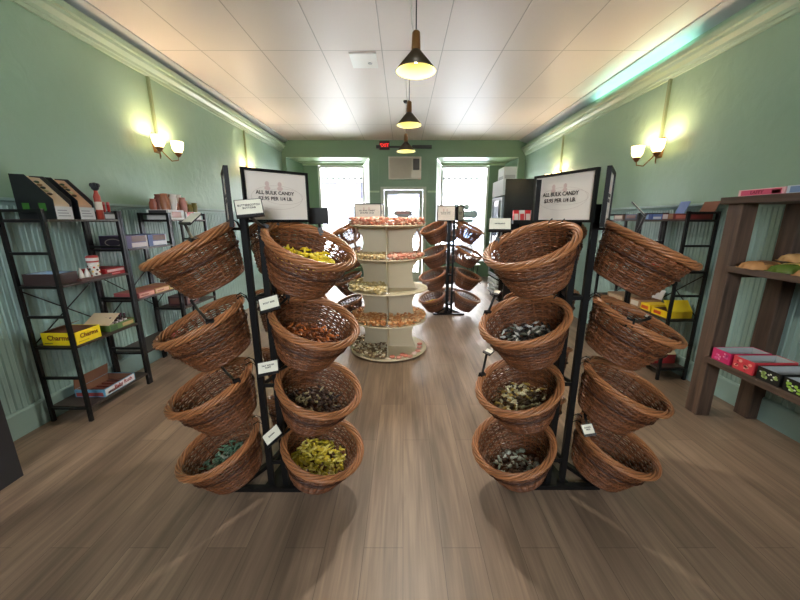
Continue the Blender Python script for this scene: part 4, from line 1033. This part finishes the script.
BAGS = [(2.30, 2.13, 0.0, (186, 138, 90), (120, 84, 54), 'tan candy bag nearest the post on the timber shelf middle board'),
        (2.33, 1.98, 0.0, (88, 112, 46), (206, 178, 96), 'green and yellow candy bag on the timber shelf middle board'),
        (2.31, 1.83, 0.0, (172, 130, 84), (206, 180, 140), 'brown candy bag beside the green and yellow one'),
        (2.46, 2.05, 0.05, (196, 152, 100), (140, 100, 66), 'tan candy bag lying on the pile behind'),
        (2.45, 1.90, 0.05, (60, 120, 76), (170, 200, 160), 'bright green candy bag on top of the pile'),
        (2.44, 1.74, 0.05, (74, 130, 84), (190, 206, 170), 'pale green candy bag at the right end of the pile'),
        (2.31, 1.67, 0.0, (150, 120, 70), (220, 196, 120), 'mustard candy bag at the near end of the board')]
for k, (x, y, dz, a_, b_, lb) in enumerate(BAGS):
    candy_bag((x, y, z + dz + (0.0 if dz == 0 else 0.005)), (0.20, 0.15, 0.046), (0, 0, 0.25*((k % 3)-1)), a_, b_, lb)

# ------------------------------------------------------------------ dark cabinet at the left edge
cbn = thing('cabinet', 'dark grey cabinet at the left edge of the picture', 'cabinet', (-2.41, 1.05, 0))
M_cab = plain('dark_cabinet', (40, 40, 44), 0.45, vary=0.1)
obj('body', MB().box(-0.20, -0.60, 0.0, 0.195, 0.615, 0.80), M_cab, cbn)
obj('top', MB().box(-0.21, -0.62, 0.80, 0.20, 0.625, 0.83), M_cab, cbn)
for k in (-1, 1):
    d_ = obj('door', MB().box(0.1955, min(k*0.012, k*0.58), 0.07, 0.2, max(k*0.012, k*0.58), 0.78), M_cab, cbn)
    obj('handle', MB().tube([(0.2, k*0.05, 0.40), (0.217, k*0.05, 0.41), (0.217, k*0.05, 0.49), (0.2, k*0.05, 0.50)], 0.005, 6), M_black, d_)

# ------------------------------------------------------------------ drinks cooler and things at the right of the window
ck = thing('drinks_cooler', 'tall black glass-door drinks cooler by the right wall near the window', 'cooler', (2.08, 6.25, 0))
M_cool = plain('cooler_black', (26, 22, 22), 0.25, spec=0.4, vary=0.05)
cb_ = MB(); cb_.box(-0.36, -0.34, 0.06, 0.40, 0.34, 0.12); cb_.box(-0.36, -0.34, 0.12, 0.40, -0.31, 2.12); cb_.box(-0.36, 0.31, 0.12, 0.40, 0.34, 2.12); cb_.box(0.37, -0.31, 0.12, 0.40, 0.31, 2.12); cb_.box(-0.36, -0.31, 2.08, 0.37, 0.31, 2.12)
obj('body', cb_, M_cool, ck)
obj('header', MB().box(-0.40, -0.34, 1.86, -0.361, 0.34, 2.12), col((226, 230, 232)), ck)
dd = MB(); dd.box(-0.40, -0.33, 0.42, -0.362, -0.28, 1.84); dd.box(-0.40, 0.28, 0.42, -0.362, 0.33, 1.84); dd.box(-0.40, -0.28, 0.42, -0.362, 0.28, 0.47); dd.box(-0.40, -0.28, 1.79, -0.362, 0.28, 1.84)
d_ = obj('door', dd, plain('cooler_silver', (150, 160, 168), 0.3), ck)
obj('door_glass', MB().box(-0.385, -0.28, 0.47, -0.379, 0.28, 1.79), clear('cooler_glass', (190, 214, 226), 0.16), d_)
obj('door_handle', MB().tube([(-0.40, -0.29, 1.0), (-0.43, -0.29, 1.02), (-0.43, -0.29, 1.38), (-0.40, -0.29, 1.40)], 0.01, 8), M_grey, d_)
gr = MB()
for k in range(4): gr.box(-0.40, -0.30, 0.12 + 0.07*k, -0.362, 0.30, 0.165 + 0.07*k)
obj('grille', gr, col((214, 220, 224)), ck)
for k in range(4): obj('shelf', MB().box(-0.34, -0.305, 0.50 + 0.33*k, 0.36, 0.305, 0.51 + 0.33*k), M_white, ck)
obj('foot', MB().box(-0.34, -0.32, 0, 0.38, 0.32, 0.06), M_blackp, ck)
for r_ in range(4):
    for k in range(5):
        c = thing('drink_bottle', 'bottled drink, %s from the near side on the %s cooler shelf' % (['first', 'second', 'third', 'fourth', 'fifth'][k], ['bottom', 'second', 'third', 'top'][r_]), 'bottle', (1.84, 6.02 + 0.115*k, 0.511 + 0.33*r_), 0, 'bottles in the drinks cooler')
        obj('bottle', MB().lathe([(0.0005, 0), (0.032, 0), (0.032, 0.14), (0.013, 0.19), (0.013, 0.22), (0.0004, 0.22)], 12), col([(120, 60, 40), (200, 90, 40), (90, 130, 160), (190, 190, 180), (110, 140, 70)][(k+r_) % 5], 0.2), c, smooth=True)
        obj('cap', MB().lathe([(0.015, 0.212), (0.015, 0.236), (0.0004, 0.238)], 10), M_white, c)
carton('white box standing on top of the drinks cooler', (1.85, 6.30, 2.12), (0.22, 0.36, 0.22), (206, 210, 210), [('-x', 0.1, 0.9, 0.1, 0.35, (150, 156, 160)), ('-y', 0.1, 0.9, 0.15, 0.4, (166, 170, 172))])
# stand with red and white packets
st = thing('packet_stand', 'black counter stand before the cooler holding red and white packets', 'stand', (1.60, 4.50, 0))
obj('base', MB().box(-0.20, -0.18, 0, 0.20, 0.18, 0.03), M_black, st)
obj('column', MB().box(-0.06, -0.05, 0.03, 0.06, 0.05, 1.40), M_black, st)
obj('tray', MB().openbox(0.40, 0.30, 0.05, 0.006, 1.40), M_black, st)
obj('side_panel', MB().box(-0.20, 0.09, 0.03, 0.20, 0.10, 1.40), plain('stand_panel', (28, 28, 30), 0.35), st)
for k in range(5):
    c = thing('candy_packet', ['red packet at the left end of the black stand', 'white packet second on the black stand', 'red and white packet in the middle of the black stand', 'white packet fourth on the black stand', 'red packet at the right end of the black stand'][k], 'packet', (1.60 - 0.15 + 0.075*k, 4.42, 1.407), (rad(-12), 0, 0), 'packets on the black stand')
    obj('packet_body', MB().box(-0.034, -0.018, 0.002, 0.034, 0.018, 0.165), col((204, 40, 48) if k % 2 == 0 else (232, 226, 224), 0.3), c)
    obj('printed_panel', MB().box(-0.026, -0.0185, 0.03, 0.026, -0.0181, 0.12), col((232, 210, 208) if k % 2 == 0 else (206, 60, 66), 0.3), c)
# bistro chair under the right window
bc = thing('bistro_chair', 'black wire bistro chair under the right shop window', 'chair', (1.62, 7.75, 0), rad(25))
obj('seat', MB().lathe([(0.0005, 0.44), (0.17, 0.44), (0.18, 0.45), (0.17, 0.46), (0.0004, 0.46)], 28), M_white, bc, smooth=True)
for a_ in (45, 135, 225, 315):
    ca, sa = math.cos(rad(a_)), math.sin(rad(a_))
    obj('leg', MB().tube([(0.13*ca, 0.13*sa, 0.44), (0.10*ca, 0.10*sa, 0.25), (0.15*ca, 0.15*sa, 0.08), (0.20*ca, 0.20*sa, 0.0)], 0.008, 6), M_black, bc, smooth=True)
obj('back', MB().tube([(0.15*math.cos(t_), 0.15 + 0.02*math.sin(t_), 0.46 + 0.42*math.sin(t_)) for t_ in [PI*k/14 for k in range(15)]], 0.009, 6), M_black, bc, smooth=True)
obj('ring', MB().tube([(0.105*math.cos(2*PI*k/20), 0.105*math.sin(2*PI*k/20), 0.22) for k in range(20)], 0.005, 6, True), M_black, bc, smooth=True)

# ------------------------------------------------------------------ lamps
def lamp(kind, loc, energy, rgb, soft, parent=None, rot=(0, 0, 0), **kw):
    d = bpy.data.lights.new(kind + '_light', kind); d.energy = energy; d.color = lin(rgb)[:3]
    if kind in ('POINT', 'SPOT'): d.shadow_soft_size = soft
    for k, v_ in kw.items(): setattr(d, k, v_)
    o = bpy.data.objects.new('lamp_light', d); COL.objects.link(o); o.location = loc; o.rotation_euler = rot
    if parent: o.parent = parent
    return o
M_bronze = plain('dark_bronze', (72, 62, 46), 0.4, metal=0.3, vary=0.1)
M_brass = plain('brass_neck', (126, 88, 44), 0.4, metal=0.3, vary=0.15)
M_shin = plain('lamp_inside', (190, 176, 98), 0.5, vary=0.02)
M_bulb = glow('bulb_glow', (255, 244, 214), 14)
M_cordw = plain('white_cord', (214, 210, 200), 0.5)
def pendant(x, y, z, label, power, swag=True):
    t = thing('pendant_lamp', label, 'lamp', (x, y, z), 0, 'pendant lamps in a row')
    obj('shade', MB().lathe([(0.026, 0.125), (0.14, 0.0), (0.143, 0.0), (0.03, 0.13)], 36), M_bronze, t, smooth=True)
    obj('shade_inside', MB().lathe([(0.138, 0.001), (0.0245, 0.124), (0.0005, 0.124)], 36), M_shin, t, smooth=True)
    obj('neck', MB().lathe([(0.03, 0.128), (0.031, 0.15), (0.027, 0.235), (0.018, 0.245), (0.0004, 0.246)], 18), M_brass, t, smooth=True)
    obj('bulb', MB().ball((0, 0, 0.075), 0.022), M_bulb, t, smooth=True)
    hh = ZC - z
    obj('cord', MB().tube([(0, 0, 0.24), (0, 0, hh-0.012)], 0.004, 6), M_blackp, t)
    obj('canopy', MB().lathe([(0.0005, hh-0.03), (0.03, hh-0.03), (0.045, hh-0.001), (0.0004, hh-0.001)], 20), M_blackp, t, smooth=True)
    if swag:
        obj('spare_cord', MB().tube([(-0.02, 0, hh-0.02), (-0.035, 0.01, hh*0.7), (-0.03, 0.008, 0.30), (-0.012, 0, 0.22)], 0.0045, 6), M_cordw, t, smooth=True)
    lamp('SPOT', (0, 0, 0.07), power, (255, 246, 230), 0.03, t, (0, 0, 0), spot_size=rad(150), spot_blend=0.5)
    return t
PEND = [(0.09, 2.65, 2.46, 'nearest pendant lamp in the frame, dark cone shade with yellow inside'), (0.07, 4.17, 2.50, 'middle pendant lamp of the three, dark cone shade'), (0.045, 5.40, 2.45, 'farthest pendant lamp, dark cone shade in front of the exit sign'),
        (0.09, -0.9, 2.46, 'added unseen pendant lamp behind the camera, for fill light')]  # last one is an unseen extra lamp, added as weak front fill
for k, (x, y, z, lb) in enumerate(PEND): pendant(x, y, z, lb, (125, 60, 60, 12)[k])

M_sglass = plain('frosted_glass', (255, 238, 200), 0.3, vary=0.01)
nt = M_sglass.node_tree; B = nt.nodes['Principled BSDF']
B.inputs['Emission Color'].default_value = lin((255, 222, 150)); B.inputs['Emission Strength'].default_value = 4.0
def sconce(x, y, z, sgn, label, power):
    """two-arm wall lamp; sgn is the direction away from the wall"""
    t = thing('wall_sconce', label, 'lamp', (x, y, z), 0, 'two-arm wall sconces')
    bp2 = MB(); bp2.add([(sgn*0.0, -0.045, -0.10), (0, 0.045, -0.10), (0, 0.06, 0), (0, 0.045, 0.10), (0, -0.045, 0.10), (0, -0.06, 0)] + [(sgn*0.018, a_, b_) for a_, b_ in ((-0.03, -0.085), (0.03, -0.085), (0.044, 0), (0.03, 0.085), (-0.03, 0.085), (-0.044, 0))],
        [(5,4,3,2,1,0), (6,7,8,9,10,11)] + [(k, (k+1) % 6, 6+(k+1) % 6, 6+k) for k in range(6)])
    obj('backplate', bp2, M_brass, t)
    for s in (-1, 1):
        cx, cy = sgn*0.135, s*0.15
        pts = [(sgn*0.015, s*0.01, -0.02), (sgn*0.05, s*0.03, -0.09), (sgn*0.09, s*0.09, -0.165), (sgn*0.13, s*0.14, -0.15), (cx, cy, -0.105)]
        obj('arm', MB().tube(pts, 0.006, 8), M_brass, t, smooth=True)
        obj('cup', MB().lathe([(0.0005, -0.115), (0.014, -0.112), (0.036, -0.08), (0.038, -0.07), (0.0004, -0.072)], 18, cx, cy), plain('sconce_cup', (120, 74, 40), 0.35, metal=0.4), t, smooth=True)
        sh = obj('glass_shade', MB().lathe([(0.032, -0.071), (0.054, -0.03), (0.062, 0.045), (0.0595, 0.045), (0.051, -0.03), (0.029, -0.066)], 22, cx, cy), M_sglass, t, smooth=True)
        obj('bulb', MB().ball((cx, cy, -0.03), 0.016), M_bulb, sh, smooth=True)
        lamp('POINT', (cx, cy, 0.03), power, (255, 218, 180), 0.03, t)
    return t
sconce(XL, 3.88, 2.25, 1, 'lit two-arm wall sconce on the left wall above the ladder shelves', 7)
sconce(XR, 3.76, 2.18, -1, 'lit two-arm wall sconce on the right wall above the ladder shelves', 7)
sconce(XL, 6.05, 2.25, 1, 'far lit wall sconce on the left wall towards the window', 7)
sconce(XR, 6.05, 2.18, -1, 'far lit wall sconce on the right wall by the cooler', 7)

# turquoise cove tube lying on the right crown
cv = thing('cove_light', 'turquoise fluorescent tube lying on the crown moulding of right wall', 'lamp', (XR-0.035, 4.35, 2.928))
obj('tube', MB().tube([(0, -0.80, 0.016), (0, 0.80, 0.016)], 0.013, 10), glow('cove_glow', (190, 255, 236), 3), cv, smooth=True)
obj('holder', MB().box(-0.02, -0.84, -0.003, 0.02, -0.80, 0.03).box(-0.02, 0.80, -0.003, 0.02, 0.84, 0.03), M_white, cv)
lamp('AREA', (0, 0, 0.03), 2.0, (176, 255, 232), 0.1, cv, (PI, 0, 0), shape='RECTANGLE', size=0.03, size_y=1.6)

# flush plate on the ceiling
cp = thing('ceiling_plate', 'small white flush plate with a round hole on the ceiling', 'ceiling plate', (-0.42, 4.12, ZC))
obj('plate', MB().box(-0.14, -0.17, -0.012, 0.14, 0.17, -0.0005), M_white, cp)
obj('dot', MB().lathe([(0.0005, -0.018), (0.02, -0.018), (0.024, -0.012)], 16, 0.06, 0.05), M_grey, cp)

# ------------------------------------------------------------------ daylight
w = bpy.data.worlds.new('World'); scene.world = w; w.use_nodes = True
N, L = w.node_tree.nodes, w.node_tree.links
sky = N.new('ShaderNodeTexSky'); sky.sky_type = 'HOSEK_WILKIE'; sky.turbidity = 8; sky.ground_albedo = 0.5; sky.sun_direction = (0.3, 0.5, 0.8)
mx = N.new('ShaderNodeMix'); mx.data_type = 'RGBA'; mx.inputs[0].default_value = 0.75
L.new(sky.outputs[0], mx.inputs[6]); mx.inputs[7].default_value = (0.92, 0.97, 1.0, 1)
L.new(mx.outputs[2], N['Background'].inputs['Color']); N['Background'].inputs['Strength'].default_value = 42.0
for (x, wd, zc, hh, y) in ((-1.52, 1.14, 1.57, 2.34, YG-0.02), (1.52, 1.19, 1.57, 2.34, YG-0.02), (0.015, 0.72, 1.13, 1.78, YF+0.02)):
    lamp('AREA', (x, y, zc), 1, (255, 255, 255), 1, None, (-PI/2, 0, 0), shape='RECTANGLE', size=wd, size_y=hh).data.cycles.is_portal = True
lamp('AREA', (0, YB-0.03, 2.15), 1, (255, 255, 255), 1, None, (PI/2, 0, 0), shape='RECTANGLE', size=1.3, size_y=0.8).data.cycles.is_portal = True  # portal of the added fill window behind the camera

# ------------------------------------------------------------------ camera and view
cam = bpy.data.cameras.new('camera'); co = bpy.data.objects.new('camera', cam); COL.objects.link(co)
cam.sensor_fit = 'HORIZONTAL'; cam.sensor_width = 36; cam.lens = 335/800*36; cam.shift_x = -3/800; cam.clip_start = 0.02
co.location = (0, 0, 1.45); co.rotation_euler = (PI/2 - math.atan(80/335.0), 0, 0)
scene.camera = co
vs = scene.view_settings
vs.view_transform = 'Standard'; vs.look = 'None'; vs.gamma = 1; vs.use_curve_mapping = False; vs.exposure = 0.62
